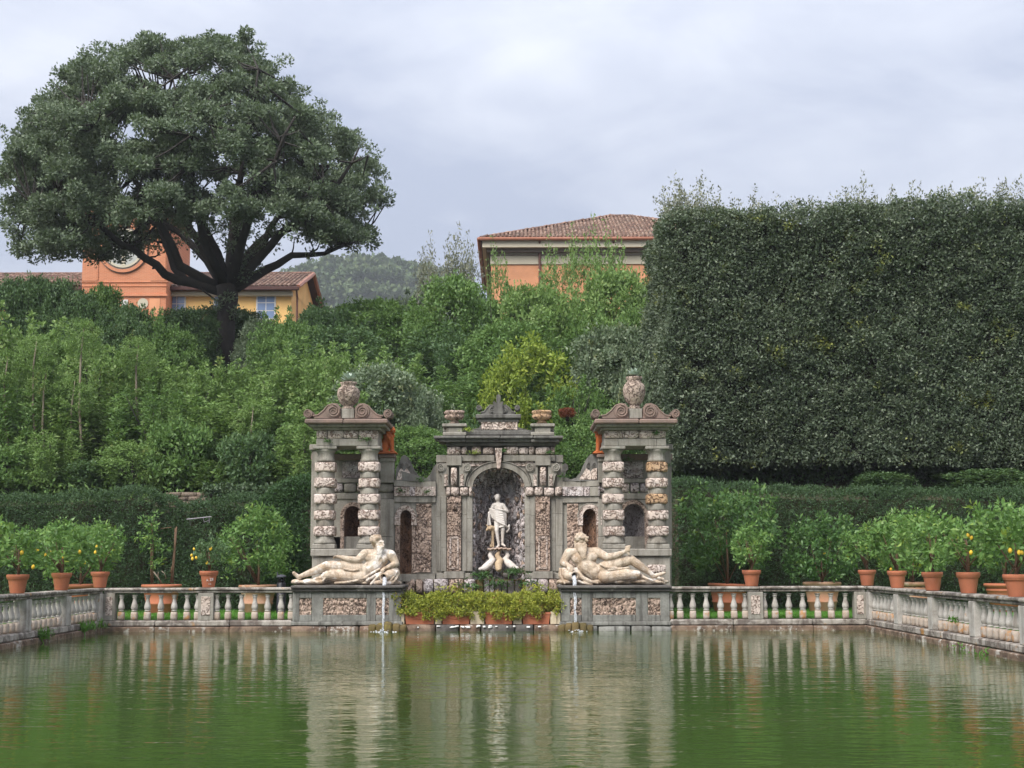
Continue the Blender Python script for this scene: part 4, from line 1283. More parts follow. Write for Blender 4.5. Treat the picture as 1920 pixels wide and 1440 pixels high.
pleats(godL, z, [[(700, 880, -.3), (760, 840, -.28), (830, 800, -.25)], [(720, 905, -.3), (790, 860, -.3), (850, 830, -.3)], [(640, 900, -.32), (560, 915, -.3), (440, 925, -.3)], [(900, 930, -.3), (950, 880, -.26), (985, 820, -.12)],
                 [(930, 938, -.28), (975, 895, -.2), (995, 840, -.05)], [(520, 800, -.3), (590, 815, -.3), (640, 805, -.28)], [(330, 840, -.2), (360, 870, -.3), (330, 905, -.3)], [(760, 935, -.34), (800, 890, -.36), (840, 850, -.36)]], .036)

# right river god, zoom origin (900, 900)
z = zm(900, 900, 4.8, 36.72)
godR = thing('river_god_statue', 'reclining bearded marble statue with long beard and raised fist, on the right plinth', 'statue', z(1200, 945), 'reclining statues')
ps = [('e', z(915, 545, -.05), (.13, .135, .15)), ('c', z(915, 590), .11, z(925, 650), .13),
      ('c', z(800, 655, .02), .125, z(1055, 648, .0), .125),
      ('e', z(935, 710, -.02), (.33, .2, .22)), ('e', z(880, 715, -.12), (.15, .065, .105)), ('e', z(1000, 695, -.13), (.16, .07, .11)),
      ('c', z(950, 770, -.02), .23, z(1040, 840, -.05), .22), ('e', z(1000, 780, -.2), (.11, .06, .09)), ('e', z(1030, 825, -.22), (.12, .06, .09)), ('e', z(940, 790, -.17), (.08, .06, .1)),
      ('e', z(1095, 850, -.03), (.24, .22, .2)), ('e', z(870, 860, .05), (.22, .2, .22)),
      ('c', z(795, 665, .0), .125, z(748, 745, -.02), .098), ('c', z(748, 745, -.02), .094, z(800, 775, -.22), .06), ('e', z(820, 785, -.26), (.055, .05, .05)),
      ('c', z(1062, 655, -.06), .125, z(1140, 695, -.18), .098), ('c', z(1140, 695, -.18), .098, z(1215, 680, -.24), .085), ('c', z(1215, 680, -.24), .085, z(1285, 652, -.26), .056),
      ('e', z(1318, 632, -.26), (.075, .06, .07)), ('c', z(1310, 605, -.26), .036, z(1340, 600, -.26), .036), ('c', z(1322, 655, -.27), .035, z(1335, 672, -.27), .03),
      ('c', z(1110, 800, -.08), .19, z(1250, 745, -.14), .165), ('c', z(1250, 745, -.14), .165, z(1355, 718, -.15), .122), ('c', z(1355, 718, -.15), .12, z(1440, 775, -.12), .105),
      ('c', z(1440, 775, -.12), .105, z(1545, 852, -.1), .06), ('c', z(1555, 868, -.08), .062, z(1650, 838, -.15), .042), ('e', z(1655, 836, -.15), (.045, .055, .035)),
      ('c', z(1120, 870, -.18), .175, z(1290, 850, -.25), .15), ('c', z(1290, 850, -.25), .15, z(1405, 850, -.27), .112), ('c', z(1405, 852, -.26), .1, z(1470, 885, -.1), .075)]
fingers(ps, z(805, 790, -.30), (.3, -.3, -.9), (1, -.3, .1), .1, .019)
fingers(ps, z(1330, 620, -.28), (.5, -.8, .2), (0, -.2, 1), .05, .02)
ps += [('c', z(945, 530, -.15), .03, z(962, 548, -.17), .032), ('c', z(925, 520, -.16), .025, z(962, 520, -.12), .022), ('e', z(940, 570, -.15), (.05, .035, .03))]
fig = sculpt('figure', ps, MARBLE, godR, .0135, 3)
hp = [('e', z(900, 525, -.04), (.15, .155, .12)), ('c', z(865, 520, -.12), .04, z(965, 520, -.14), .04), ('c', z(862, 555, .0), .05, z(868, 620, .0), .05)]
for k in range(24):
    a = r.uniform(0, 2 * PI); e = r.uniform(.1, 1.3)
    hp.append(('e', z(900, 530, -.04) + Vector((.145 * math.cos(a) * math.cos(e), .15 * math.sin(a) * math.cos(e), .125 * math.sin(e))), r.uniform(.035, .05)))
sculpt('hair', hp, MARBLE, fig, .014, 1)
bp = []
for k in range(22):
    t = k / 21; x = 868 + 80 * t
    q0 = z(x, 585 + r.uniform(-8, 8), -.15); q1 = z(885 + 55 * t + 10 * math.sin(k), 640, -.2); q2 = z(915 + 30 * t - 10 * math.sin(k), r.uniform(680, 715), -.22)
    bp += [('c', q0, .042, q1, .036), ('c', q1, .036, q2, .014)]
sculpt('beard', bp, MARBLE, fig, .013, 1)
urn(godR, z(775, 850, .02), z(846, 862, -.42), .205, .088)
rocks(godR, z, 735, 1650, 890, 943, 15, 9, -.2, .3)
pleats(godR, z, [[(880, 830, -.28), (930, 880, -.32), (1010, 915, -.34)], [(900, 870, -.3), (960, 905, -.34), (1050, 925, -.34)], [(720, 800, -.1), (725, 860, -.2), (760, 930, -.28)], [(860, 900, -.33), (920, 925, -.34), (1000, 938, -.32)],
                 [(1080, 760, -.26), (1130, 785, -.3), (1220, 790, -.3)], [(1150, 810, -.3), (1240, 800, -.3), (1330, 790, -.25)], [(1440, 860, -.2), (1500, 890, -.3), (1560, 910, -.25)], [(1600, 880, -.2), (1640, 890, -.2), (1655, 930, -.15)]], .036)

# standing figure with its goat on the dolphin pedestal, zoom origin (880, 860), 5.76x
z = zm(880, 860, 5.76, 39.95)
k_ = 1
st = thing('niche_statue', 'pale marble draped standing figure with a goat at its side in the central niche', 'statue', z(310, 965))
ps = [('e', z(302, 425, -.02), (.072, .085, .095)), ('c', z(308, 455), .045, z(312, 482), .05), ('c', z(275, 500), .065, z(358, 503), .065),
      ('e', z(318, 530), (.13, .095, .12)), ('e', z(322, 590), (.11, .09, .11)), ('e', z(325, 640), (.125, .1, .11)),
      ('c', z(365, 505), .06, z(410, 570, .0), .045), ('c', z(410, 572), .043, z(350, 556, -.12), .034), ('c', z(350, 556, -.12), .034, z(300, 545, -.14), .026),
      ('c', z(262, 505), .058, z(222, 590), .045), ('c', z(222, 590), .042, z(215, 670, -.05), .034),
      ('c', z(345, 660, -.02), .09, z(362, 770, -.03), .06), ('c', z(362, 770, -.03), .057, z(358, 915), .035), ('c', z(355, 925), .035, z(385, 942, -.06), .028),
      ('c', z(300, 670, -.02), .09, z(295, 780, -.08), .06), ('c', z(295, 780, -.08), .055, z(318, 930, -.05), .035), ('c', z(318, 940, -.05), .035, z(300, 955, -.12), .028)]
fingers(ps, z(292, 543, -.15), (-1, -.1, -.1), (0, -.3, 1), .04, .009)
fig = sculpt('figure', ps, WMARBLE, st, .0105, 2)
hp = [('e', z(303, 410, .01), (.078, .088, .07))]
for k in range(18):
    a = r.uniform(0, 2 * PI); e = r.uniform(0, 1.3)
    hp.append(('e', z(303, 412, .01) + Vector((.075 * math.cos(a) * math.cos(e), .08 * math.sin(a) * math.cos(e), .066 * math.sin(e))), .024))
sculpt('hair', hp, WMARBLE, fig, .01, 1)
cv = []
for k in range(7): cv.append([(222 + 4 * k, 545 + 14 * k, -.05), (280 + 5 * k, 562 + 20 * k, -.13), (345 + 6 * k, 560 + 26 * k, -.11), (395, 600 + 22 * k, -.02)])
for k in range(4): cv.append([(225 - 5 * k, 570 + 5 * k, -.02 * k), (205 + 3 * k, 640, -.03 * k), (200 + 9 * k, 715, -.03 * k)])
cv.append([(330, 740, -.1), (390, 725, -.08), (425, 745, 0)]); cv.append([(430, 720, 0), (425, 765, 0), (405, 790, .02)])
ps = []
for c in cv:
    q = [z(*p) for p in c]
    for a, b in zip(q[:-1], q[1:]): ps.append(('c', a, .03, b, .03))
ps += [('e', z(322, 650), (.14, .115, .13)), ('e', z(330, 700), (.15, .12, .08))]
sculpt('drapery', ps, WMARBLE, st, .011, 1)
ps = [('e', z(225, 755, -.14), (.075, .1, .07)), ('c', z(235, 750, -.1), .075, z(285, 765, .05), .08), ('c', z(200, 760, -.2), .045, z(190, 775, -.28), .03), ('c', z(250, 790, -.12), .04, z(262, 950, -.12), .022), ('c', z(290, 790, .02), .045, z(320, 950, .0), .024),
      ('c', z(205, 735, -.2), .02, z(180, 715, -.17), .012), ('c', z(262, 800, -.02), .05, z(235, 950, .02), .022), ('e', z(238, 942, .04), (.05, .06, .05))]
sculpt('goat', ps, GOATSTONE, st, .0115, 2)

dp = thing('dolphin_pedestal', 'carved stone shell on three upended dolphins under the niche figure', 'pedestal', z(315, 1200))
ps = []
for k in range(11):
    t = k / 10; q = z(210 + 230 * t, 978 - 10 * math.sin(PI * t) + (6 if k % 2 else 0), -.10 + .16 * abs(t - .5))
    ps.append(('e', q, (.05, .2, .035)))
sculpt('shell', ps, stone('pink_shell_stone', (.55, .36, .27), (.5, .4, .33), (.3, .2, .15), bd=.01), dp, .013, 1)
for k, c in enumerate(([(235, 1000, -.05), (225, 1050, -.1), (255, 1095, -.12), (215, 1140, -.2), (165, 1180, -.26)], [(325, 1000, -.1), (300, 1050, -.18), (335, 1100, -.22), (315, 1140, -.28), (318, 1185, -.34)], [(400, 1000, -.05), (415, 1050, -.1), (385, 1095, -.12), (430, 1135, -.2), (475, 1170, -.26)])):
    q = [z(*p) for p in c]; rad = [.045, .065, .085, .105, .095]
    ps = [('c', q[i], rad[i], q[i + 1], rad[i + 1]) for i in range(4)]
    ps += [('c', q[0] + Vector((-.06, 0, .03)), .02, q[0] + Vector((.06, 0, .03)), .02), ('c', q[4], .07, q[4] + Vector((q[4].x - q[3].x, -.06, -.03)), .045), ('e', q[3] + Vector((.0, -.09, .03)), .022), ('c', q[2], .03, q[2] + Vector((.09, -.02, .03)), .012)]
    sculpt('dolphin', ps, GOATSTONE if k == 1 else WMARBLE, dp, .0125, 2)
q = z(320, 1235, -.2)
bw = thing('spout_rock', 'dark wet rock with a trickling spout below the dolphins', 'rock', q)
for k in range(7):
    o = link('stone', rough_mesh('stone', 1, 1, 1, 700 + k, DARKCOP, .45, .25, 3, 1.6), bw, q + Vector((r.uniform(-.25, .3), r.uniform(-.1, .2), -.12 - .1 * (k // 2) + .05 * (k % 2))), r.uniform(0, 6), (.2, .2, .2))

# orange lions on the inner piers
def lion(label, Y, fx, base_y, mir, px0):
    c = P(px0, base_y, Y)
    root = thing('lion_statue', label, 'statue', c, 'terracotta lions on the piers')
    L = lambda x, zq, y=0.0: Vector((c.x + mir * x, Y + y, c.z + zq))
    ps = [('c', L(-.11, .18), .15, L(.05, .50), .135), ('e', L(.03, .42, -.04), (.14, .14, .2)), ('e', L(.09, .63, -.06), (.12, .125, .125)), ('e', L(.16, .60, -.14), (.065, .075, .065)),
          ('e', L(-.13, .14, -.08), (.15, .09, .14)), ('e', L(-.13, .14, .1), (.15, .09, .14)),
          ('c', L(.09, .42, -.1), .07, L(.12, .08, -.12), .048), ('c', L(.09, .42, .1), .07, L(.12, .08, .1), .048), ('c', L(.12, .04, -.13), .05, L(.19, .035, -.16), .045), ('c', L(.12, .04, .1), .05, L(.19, .035, .1), .045),
          ('c', L(-.1, .04, -.16), .05, L(.03, .035, -.18), .045), ('c', L(-.22, .06, .0), .035, L(-.26, .28, .02), .025), ('e', L(.0, .72, -.12), .035), ('e', L(.08, .74, .02), .035), ('e', L(.2, .63, -.2), .028)]
    for k in range(26):
        a = r.uniform(0, 2 * PI); h = r.uniform(.36, .66)
        ps.append(('e', L(.03 + .13 * math.cos(a), h, -.03 + .13 * math.sin(a)), r.uniform(.03, .045)))
    f = sculpt('lion', ps, LION, root, .015, 1)
    MB().box(c.x - .26, c.x + .26, Y - .22, Y + .2, c.z - .001, c.z + .035, .01).build('base', LION, root)


lion('small orange terracotta seated lion beside the left tower', 38.86, 1, 851.2, 1, 727)
lion('small orange terracotta seated lion half hidden behind the right tower', 38.95, 1, 851.2, -1, 1129)

# vases with agaves on the towers, shallow bowls on the aedicule
def agave(name, c, R, H, n, parent, seed):
    rg = np.random.default_rng(seed); v = []; 
    for k in range(n):
        a = 2 * PI * k / n * 3.7 + rg.uniform(-.2, .2); e = rg.uniform(.35, 1.35)
        d = np.array([math.cos(a) * math.cos(e), math.sin(a) * math.cos(e), math.sin(e)])
        s_ = np.array([-math.sin(a), math.cos(a), 0]) * .065
        l = H * rg.uniform(.7, 1.1)
        p = np.array(c)
        v.append([p - s_ * .6, p + d * l * .4 - s_, p + d * l + np.array([0, 0, -.03]), p + d * l * .4 + s_])
    return link(name, fastmesh(name, np.array(v), 4, L_AGAVE, rg.random(n)), parent)


def vase(label, px, y_top, y_foot, Y, W_, ag_h, seed):
    c = P(px, y_foot, Y); zt = P(px, y_top, Y).z; h = zt - c.z; R = W_ / 2 * Y / F
    root = thing('stone_vase', label, 'vase', c, 'stone vases on the towers')
    pr = [(R * .55, 0), (R * .6, .05), (R * .42, .09), (R * .45, .13), (R * .78, .25), (R * .97, .48), (R * 1.0, .62), (R * .93, .74), (R * .66, .84), (R * .60, .88), (R * .72, .94), (R * .74, 1.0), (R * .6, 1.0), (R * .55, .93)]
    me = MB().lathe(c.x, Y, [(r_, c.z + z_ * h) for r_, z_ in pr], 22)
    a = np.array(me.v); nz = vnoise(a * 14, seed) - .5
    ctr = np.array([c.x, Y, 0]); d = a - ctr; d[:, 2] = 0
    me.v = (a + unit(d) * nz[:, None] * .035).tolist()
    me.build('body', stone('carved_vase_stone_%d' % seed, (.50, .40, .33), (.40, .31, .25), (.22, .15, .11), crack=.8, cscale=9, bs=.9, bd=.05), root, True)
    agave('agave', (c.x, Y, c.z + h * 1.0), .2, ag_h, 46, root, seed)


vase('squat carved stone vase holding a pale agave on the left tower', 653, 717, 767.5, 37.55, 43, .34, 1)
vase('tall carved stone vase with thin green leaves on the right tower', 1189.5, 707, 767.5, 37.55, 42, .30, 2)
for lab, px in (('shallow stone bowl on the left corner of the central cornice', 852), ('shallow stone bowl on the right corner of the central cornice', 1016)):
    Y = YA - .06; c = P(px, 794, Y); k = 1 * Y / F
    root = thing('stone_bowl', lab, 'bowl', c, 'stone bowls on the central cornice')
    pr = [(9, 0), (10, 1.5), (7, 4), (8, 6), (15, 8), (18.5, 12), (18, 15), (16, 16.5), (19, 19), (19.5, 21.5), (17, 24), (8, 25)]
    m_ = MB().lathe(c.x, Y, [(a * k, c.z + b * k) for a, b in pr], 18)
    a = np.array(m_.v); nz = vnoise(a * 11, px) - .5; a[:, 2] += nz * .05; a[:, 0] += (vnoise(a * 9, px + 1) - .5) * .03
    m_.v = a.tolist(); m_.build('bowl', PEBBLE if px < 900 else OCHRE, root, True)

# ------------------------------------------------------------------ water jets
def jetmat():
    m, T = newmat('falling_water')
    pos = T.n('ShaderNodeNewGeometry').outputs['Position']
    mp = T.n('ShaderNodeMapping', {'Vector': pos, 'Scale': (90, 90, 5)}).outputs[0]
    n = T.noise(mp, 1.0, 3)
    gl = T.n('ShaderNodeBsdfGlass', {'Color': (1, 1, 1, 1), 'Roughness': .1, 'IOR': 1.33, 'Normal': T.n('ShaderNodeBump', {'Height': n, 'Strength': .8, 'Distance': .02})})
    df = T.n('ShaderNodeBsdfDiffuse', {'Color': (.85, .88, .92, 1)})
    tr = T.n('ShaderNodeBsdfTransparent')
    a = T.n('ShaderNodeMixShader', {0: T.maprange(n, .40, .56), 1: tr.outputs[0], 2: df.outputs[0]})
    b = T.n('ShaderNodeMixShader', {0: .62, 1: gl.outputs[0], 2: a.outputs[0]})
    T.n('ShaderNodeOutputMaterial', {'Surface': b.outputs[0]})
    return m


JET = jetmat()
FOAM = plain('white_foam', (.8, .83, .86), .5, .1, 30)
for lab, z, mx, my in (('clear water jet pouring from the left statue\'s urn', zm(540, 900, 4.8, 36.3), 872, 885), ('clear water jet pouring from the right statue\'s urn', zm(900, 900, 4.8, 36.3), 847, 872)):
    a = z(mx, my)
    root = thing('water_jet', lab, 'water', (a.x, 35.75, 0), 'water jets of the two urns')
    H = a.z
    pts = []; rad = []
    for k in range(12):
        t = k / 11
        pts.append((a.x + .01 * math.sin(k * 1.7), 36.28 - .50 * math.sqrt(t), H * (1 - t) + .0)); rad.append(.045 * (1 - t) ** 1.3 + .011)
    MB().tube(pts, rad, 8).build('stream', JET, root, True)
    for k in range(4):
        o = r.uniform(-.03, .03)
        MB().tube([(p[0] + o + r.uniform(-.008, .008), p[1] - .02, p[2]) for p in pts[k % 3:]], [.007] * (12 - k % 3), 5).build('strand', JET, root, True)
    fx = MB()
    for k in range(60):
        aa = r.uniform(0, 2 * PI); d = abs(r.gauss(0, .13))
        fx.ell((a.x + d * math.cos(aa) * 1.3, 35.78 + d * math.sin(aa) * 1.4, .004 + max(0, .06 - d * .3) * r.random()), (r.uniform(.01, .03), r.uniform(.01, .03), r.uniform(.004, .012)), None, 6, 4)
    fx.build('splash', FOAM, root, True)

# ------------------------------------------------------------------ terracotta planters in front of the grotto
def clumps(centres, radii, per, L, Wd, mat, name, seed, up=.3, flat=1.0, shell=.5, rndbias=None):
    rg = np.random.default_rng(seed); pp, dd, rr_ = [], [], []
    for c, R, n in zip(centres, radii, per):
        d = unit(rg.normal(size=(n, 3)))
        rad = R * (shell + (1 - shell) * rg.random((n, 1))) if shell < 1 else R
        o = d * rad; o[:, 2] *= flat
        pp.append(np.asarray(c) + o); dd.append(d * .8 + rg.normal(size=(n, 3)) * .55 + np.array([0, 0, up]))
        b = rg.random()
        rr_.append(np.clip(rg.random(n) * .7 + b * .3, 0, 1))
    return leaves(name, np.concatenate(pp), np.concatenate(dd), L, Wd, mat, seed, np.concatenate(rr_))


for k, (a, b) in enumerate(((759, 815), (828, 881.5), (908.5, 962), (978.5, 1031.5))):
    lab = ('leftmost terracotta planter box under trailing golden plants', 'second terracotta planter box from the left with golden plants', 'third terracotta planter box from the left with golden plants', 'rightmost terracotta planter box under trailing golden plants')[k]
    X0, X1, Z0, Z1 = ext(a, b, 1148, 1170.5, 36.04)
    root = thing('planter_box', lab, 'planter', ((X0 + X1) / 2, 36.2, Z0), 'terracotta planters in front of the grotto')
    m_ = MB()
    v = []
    for zz_, t in ((Z0, .03), (Z1 - .05, .0), (Z1 - .05, -.012), (Z1, -.012), (Z1, .03), (Z1 - .06, .03)):
        v += [(X0 + t, 36.04 + t, zz_), (X1 - t, 36.04 + t, zz_), (X1 - t, 36.44 - t, zz_), (X0 + t, 36.44 - t, zz_)]
    fs = [(i * 4 + j, i * 4 + (j + 1) % 4, i * 4 + 4 + (j + 1) % 4, i * 4 + 4 + j) for i in range(5) for j in range(4)] + [(3, 2, 1, 0), (20, 21, 22, 23)]
    m_.add(v, fs).build('box', TERRA, root)
    arc = [((X0 + X1) / 2 + .2 * math.cos(PI + PI * i / 10), 36.045, Z0 + .2 + .06 * math.sin(PI + PI * i / 10)) for i in range(11)]
    MB().tube(arc, .012, 5).build('garland', TERRA, root)
    cs, rs_, pn = [], [], []
    xa, xb = X0 - (.28 if k == 0 else .22), X1 + (.24 if k == 3 else .22)
    for j in range(56):
        x = random.uniform(xa, xb); t = random.random()
        y = 36.0 + random.uniform(0, .75)
        top = 1.0 if True else 0
        zt = Z1 + .03 + random.random() * .36 
        cs.append((x, y, zt)); rs_.append(random.uniform(.10, .17)); pn.append(95)
    for j in range(12):      # trailing ends
        x = random.uniform(xa, xb)
        for q in range(random.randint(1, 4)):
            cs.append((x + random.uniform(-.03, .03), 36.0 - random.uniform(.0, .05), Z1 + .04 - .055 * q)); rs_.append(.05); pn.append(22)
    link('foliage', clumps(cs, rs_, pn, .075, .03, L_GOLD, 'foliage', 800 + k, .25), root)

# ------------------------------------------------------------------ hedges, retaining wall
rw = thing('retaining_wall', 'old brick and rubble retaining wall behind the clipped hedges', 'wall', (-3, 44.6, LAWN_Z))
MB().box(-26, 26, 44.55, 44.95, .0, 3.28, 0).build('core', WALLSTONE, rw)
q0 = P(330, 930, 44.5).x; q1 = P(395, 930, 44.5).x
for row in range(5):
    x = q0 - .3
    while x < q1:
        w_ = random.uniform(.22, .5)
        me = rough_mesh('brick', w_ - .015, .12, .15, int(x * 100) + row, (WALLSTONE, TERRAOLD if x > q0 + .55 and row > 2 else WALLSTONE, WALLSTONE)[random.randint(0, 2)], .02, .01, 2)
        link('brick', me, rw, (x + w_ / 2, 44.52 + random.uniform(-.03, .03), 3.22 + row * .135))
        x += w_


def face_points(n, rg, x0, x1, y0, y1, z0, z1, which):
    u, v = rg.random(n), rg.random(n)
    if which == 'front': return np.stack([x0 + (x1 - x0) * u, np.full(n, y0), z0 + (z1 - z0) * v], 1), np.array([0, -1, 0.])
    if which == 'left': return np.stack([np.full(n, x0), y0 + (y1 - y0) * u, z0 + (z1 - z0) * v], 1), np.array([-1, 0, 0.])
    if which == 'right': return np.stack([np.full(n, x1), y0 + (y1 - y0) * u, z0 + (z1 - z0) * v], 1), np.array([1, 0, 0.])
    if which == 'top': return np.stack([x0 + (x1 - x0) * u, y0 + (y1 - y0) * v, np.full(n, z1)], 1), np.array([0, 0, 1.])
    return np.stack([x0 + (x1 - x0) * u, y0 + (y1 - y0) * v, np.full(n, z0)], 1), np.array([0, 0, -1.])


def clipped_hedge(label, x0, x1, y0, y1, z0, ztop, counts, per, L, Wd, cl, mat, seed, lump=.25, lf=.8, shoots=0, shoot_h=.7, name='clipped_hedge', trunks=(), core_gap=.3, cat='hedge'):
    """ztop(x) gives the top line. Twig tufts over every face in view, round an opaque core added to block light."""
    rg = np.random.default_rng(seed)
    root = thing(name, label, cat, ((x0 + x1) / 2, (y0 + y1) / 2, z0))
    cs, ns = [], []
    zm_ = max(ztop(x) for x in np.linspace(x0, x1, 9))
    for which, n in counts.items():
        p, nr = face_points(n, rg, x0, x1, y0, y1, z0, zm_, which)
        zt = np.array([ztop(x) for x in p[:, 0]])
        if which == 'top': p[:, 2] = zt
        else: p[:, 2] = z0 + (p[:, 2] - z0) * (zt - z0) / (zm_ - z0)
        lumps = (vnoise(p * lf, seed) - .5) * 2 * lump + (vnoise(p * lf * 3.1, seed + 1) - .5) * lump + rg.uniform(-1, .6, n) * cl * .8
        # rounded edges
        ed = np.minimum.reduce([np.minimum(p[:, 0] - x0, x1 - p[:, 0]) if which in ('front', 'top') else np.full(n, 9.), zt - p[:, 2] if which != 'top' else np.full(n, 9.)])
        lumps -= np.clip(.35 - ed, 0, .35) ** 2 * 1.6
        p = p + nr * lumps[:, None]
        cs.append(p); ns.append(np.tile(nr, (n, 1)))
    c = np.concatenate(cs); nn = np.concatenate(ns)
    N = len(c)
    tw = unit(nn + rg.normal(size=(N, 3)) * .5 + np.array([0, 0, .35]))
    pts = np.repeat(c, per, 0) + rg.normal(size=(N * per, 3)) * cl * .45
    dirs = np.repeat(tw, per, 0) * .7 + rg.normal(size=(N * per, 3)) * .75
    rn = np.clip(np.repeat(rg.random(N), per) * .45 + rg.random(N * per) * .55, 0, 1)
    link('foliage', leaves('foliage', pts, dirs, L, Wd, mat, seed, rn), root)
    if shoots:
        pp, dd = [], []
        for k in range(shoots):
            x = rg.uniform(x0, x1) if k > shoots * .22 else rg.uniform(x0, x0 + 1.4); y = rg.uniform(y0 + .05, y0 + (y1 - y0) * .6)
            h = shoot_h * rg.uniform(.3, 1.0) ** 1.4; m = int(14 + h * 26)
            if x < x0 + 1.5: h *= 1.35
            t = rg.random(m)
            b = np.array([x, y, ztop(x) - .1]); lean = rg.normal(size=3) * .13; lean[2] = 1
            pp.append(b + lean * (t * h)[:, None] + rg.normal(size=(m, 3)) * (.05 + .05 * (1 - t))[:, None])
            d = rg.normal(size=(m, 3)) * .6; d[:, 2] += .9
            dd.append(d)
        link('top_shoots', leaves('top_shoots', np.concatenate(pp), np.concatenate(dd), L * .9, Wd * .85, L_TWIG, seed + 5), root)
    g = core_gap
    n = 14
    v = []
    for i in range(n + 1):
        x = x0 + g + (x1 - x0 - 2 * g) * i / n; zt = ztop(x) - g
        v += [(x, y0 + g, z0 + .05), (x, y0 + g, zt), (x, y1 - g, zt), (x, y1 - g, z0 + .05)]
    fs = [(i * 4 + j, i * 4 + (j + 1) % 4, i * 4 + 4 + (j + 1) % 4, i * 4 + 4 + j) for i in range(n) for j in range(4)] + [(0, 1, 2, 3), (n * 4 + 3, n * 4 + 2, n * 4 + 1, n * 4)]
    MB().add(v, fs).build('light_block_core', INNER_SHADE if name == 'tall_hedge' else GROUND, root)  # solid block added inside to stop light; darkened in the tall hedge
    for tx, ty, r_ in trunks:
        zb_ = terr(tx, ty) - .2
        MB().tube([(tx, ty, zb_), (tx + .05, ty, (zb_ + z0) / 2), (tx - .03, ty, z0 + .6)], [r_ * 1.2, r_, r_], 8).build('trunk', BARK, root)
    return root


def line(pts, Y):
    q = [(P(px, py, Y).x, P(px, py, Y).z) for px, py in pts]
    xs = [a[0] for a in q]; zs_ = [a[1] for a in q]
    return lambda x: float(np.interp(x, xs, zs_))


# the tall clipped screen of holm oaks on the upper right
YH = 45.4
hx0 = P(1262, 700, YH).x
zt = line([(1262, 396), (1330, 392), (1420, 393), (1560, 386), (1700, 379), (1920, 377), (2200, 372)], YH)
clipped_hedge('tall dark clipped holm oak hedge filling the upper right, pale shoots along its top', hx0, 19.5, YH, YH + 7, P(1500, 868, YH).z, zt,
              {'front': 6900, 'left': 2300, 'top': 1500, 'bottom': 900}, 20, .118, .06, .2, L_GHEDGE, 61, .36, .6, 330, 1.1, 'tall_hedge', [(hx0 + 1.2 + 2.1 * k, YH + 2.2 + (k % 2) * 1.4, .16) for k in range(7)], .45)

# yew hedges on the lawn
YY = 43.0
a, b = P(-160, 930, YY).x, P(292, 930, YY).x
clipped_hedge('dark yew hedge behind the lemon pots at the far left', a, b, YY, YY + 1.2, LAWN_Z, line([(-160, 932), (0, 930), (130, 926), (230, 917), (292, 922)], YY), {'front': 5600, 'top': 900, 'right': 400}, 9, .085, .026, .1, L_YEW, 62, .14, 1.3)
a, b = P(293, 930, YY + .25).x, P(488, 930, YY + .25).x
clipped_hedge('lower thinning yew hedge section below the bare brick wall', a, b, YY + .25, YY + 1.3, LAWN_Z, line([(293, 924), (320, 934), (340, 946), (360, 940), (420, 932), (488, 928)], YY), {'front': 2600, 'top': 500}, 9, .085, .026, .1, L_YEW, 63, .18, 1.2)
a, b = P(489, 930, 42.6).x, P(583, 930, 42.6).x
clipped_hedge('brighter yew hedge rising against the left tower', a, b, 42.6, YY + 1.2, LAWN_Z, line([(489, 930), (520, 914), (550, 902), (583, 893)], 42.6), {'front': 1900, 'top': 400, 'left': 300}, 9, .1, .032, .11, leafmat('fresh_yew_needles', (0.03, 0.07, 0.025), (0.05, 0.11, 0.035), (0.085, 0.155, 0.055), .18, .6), 64, .2, 1.2)
a, b = P(1258, 930, YY).x, P(2060, 930, YY).x
clipped_hedge('long dark yew hedge behind the lemon pots on the right', a, b, YY, YY + 1.2, LAWN_Z, line([(1258, 900), (1320, 902), (1360, 914), (1450, 915), (1560, 919), (1700, 916), (1920, 922), (2060, 924)], YY), {'front': 8200, 'top': 1300, 'left': 500}, 9, .085, .026, .1, L_YEW, 65, .14, 1.3)

# ------------------------------------------------------------------ shrubs and small trees of the slope
def shrub_mesh(name, seed, w, h, ncl, per, L, Wd, spikes=0, cr=.14, low=.12, spike_h=1.0, up=.35):
    rg = np.random.default_rng(seed); cs = []; rr_ = []; pn = []
    while len(cs) < ncl:
        d = unit(rg.normal(size=(1, 3)))[0]
        if d[2] < -.75: continue
        k = .62 + .38 * rg.random() ** .5
        lump = .78 + .5 * vnoise([d * 1.7 + seed], seed)[0]
        q = d * k * lump * np.array([w / 2, w / 2, h * .5])
        q[2] += h * (.5 + low * .3)
        if q[2] < h * low: continue
        cs.append(q); rr_.append(cr * w * rg.uniform(.6, 1.15)); pn.append(per)
    for k in range(spikes):
        a = rg.uniform(0, 2 * PI); rad = w * .42 * math.sqrt(rg.random())
        b = np.array([rad * math.cos(a), rad * math.sin(a), 0]); zt_ = h * (.5 + .42 * math.sqrt(max(0, 1 - (rad / (w * .5)) ** 2)))
        hh = spike_h * rg.uniform(.5, 1.1); lean = rg.normal(size=2) * .1
        for j in range(5):
            t = j / 4
            cs.append(b + np.array([lean[0] * t * hh, lean[1] * t * hh, zt_ + t * hh])); rr_.append(.20 * (1 - .72 * t) + .03); pn.append(int(per * (.55 - .35 * t)))
    return clumps(cs, rr_, pn, L, Wd, L_MID, name, seed, up, 1.0, .35)


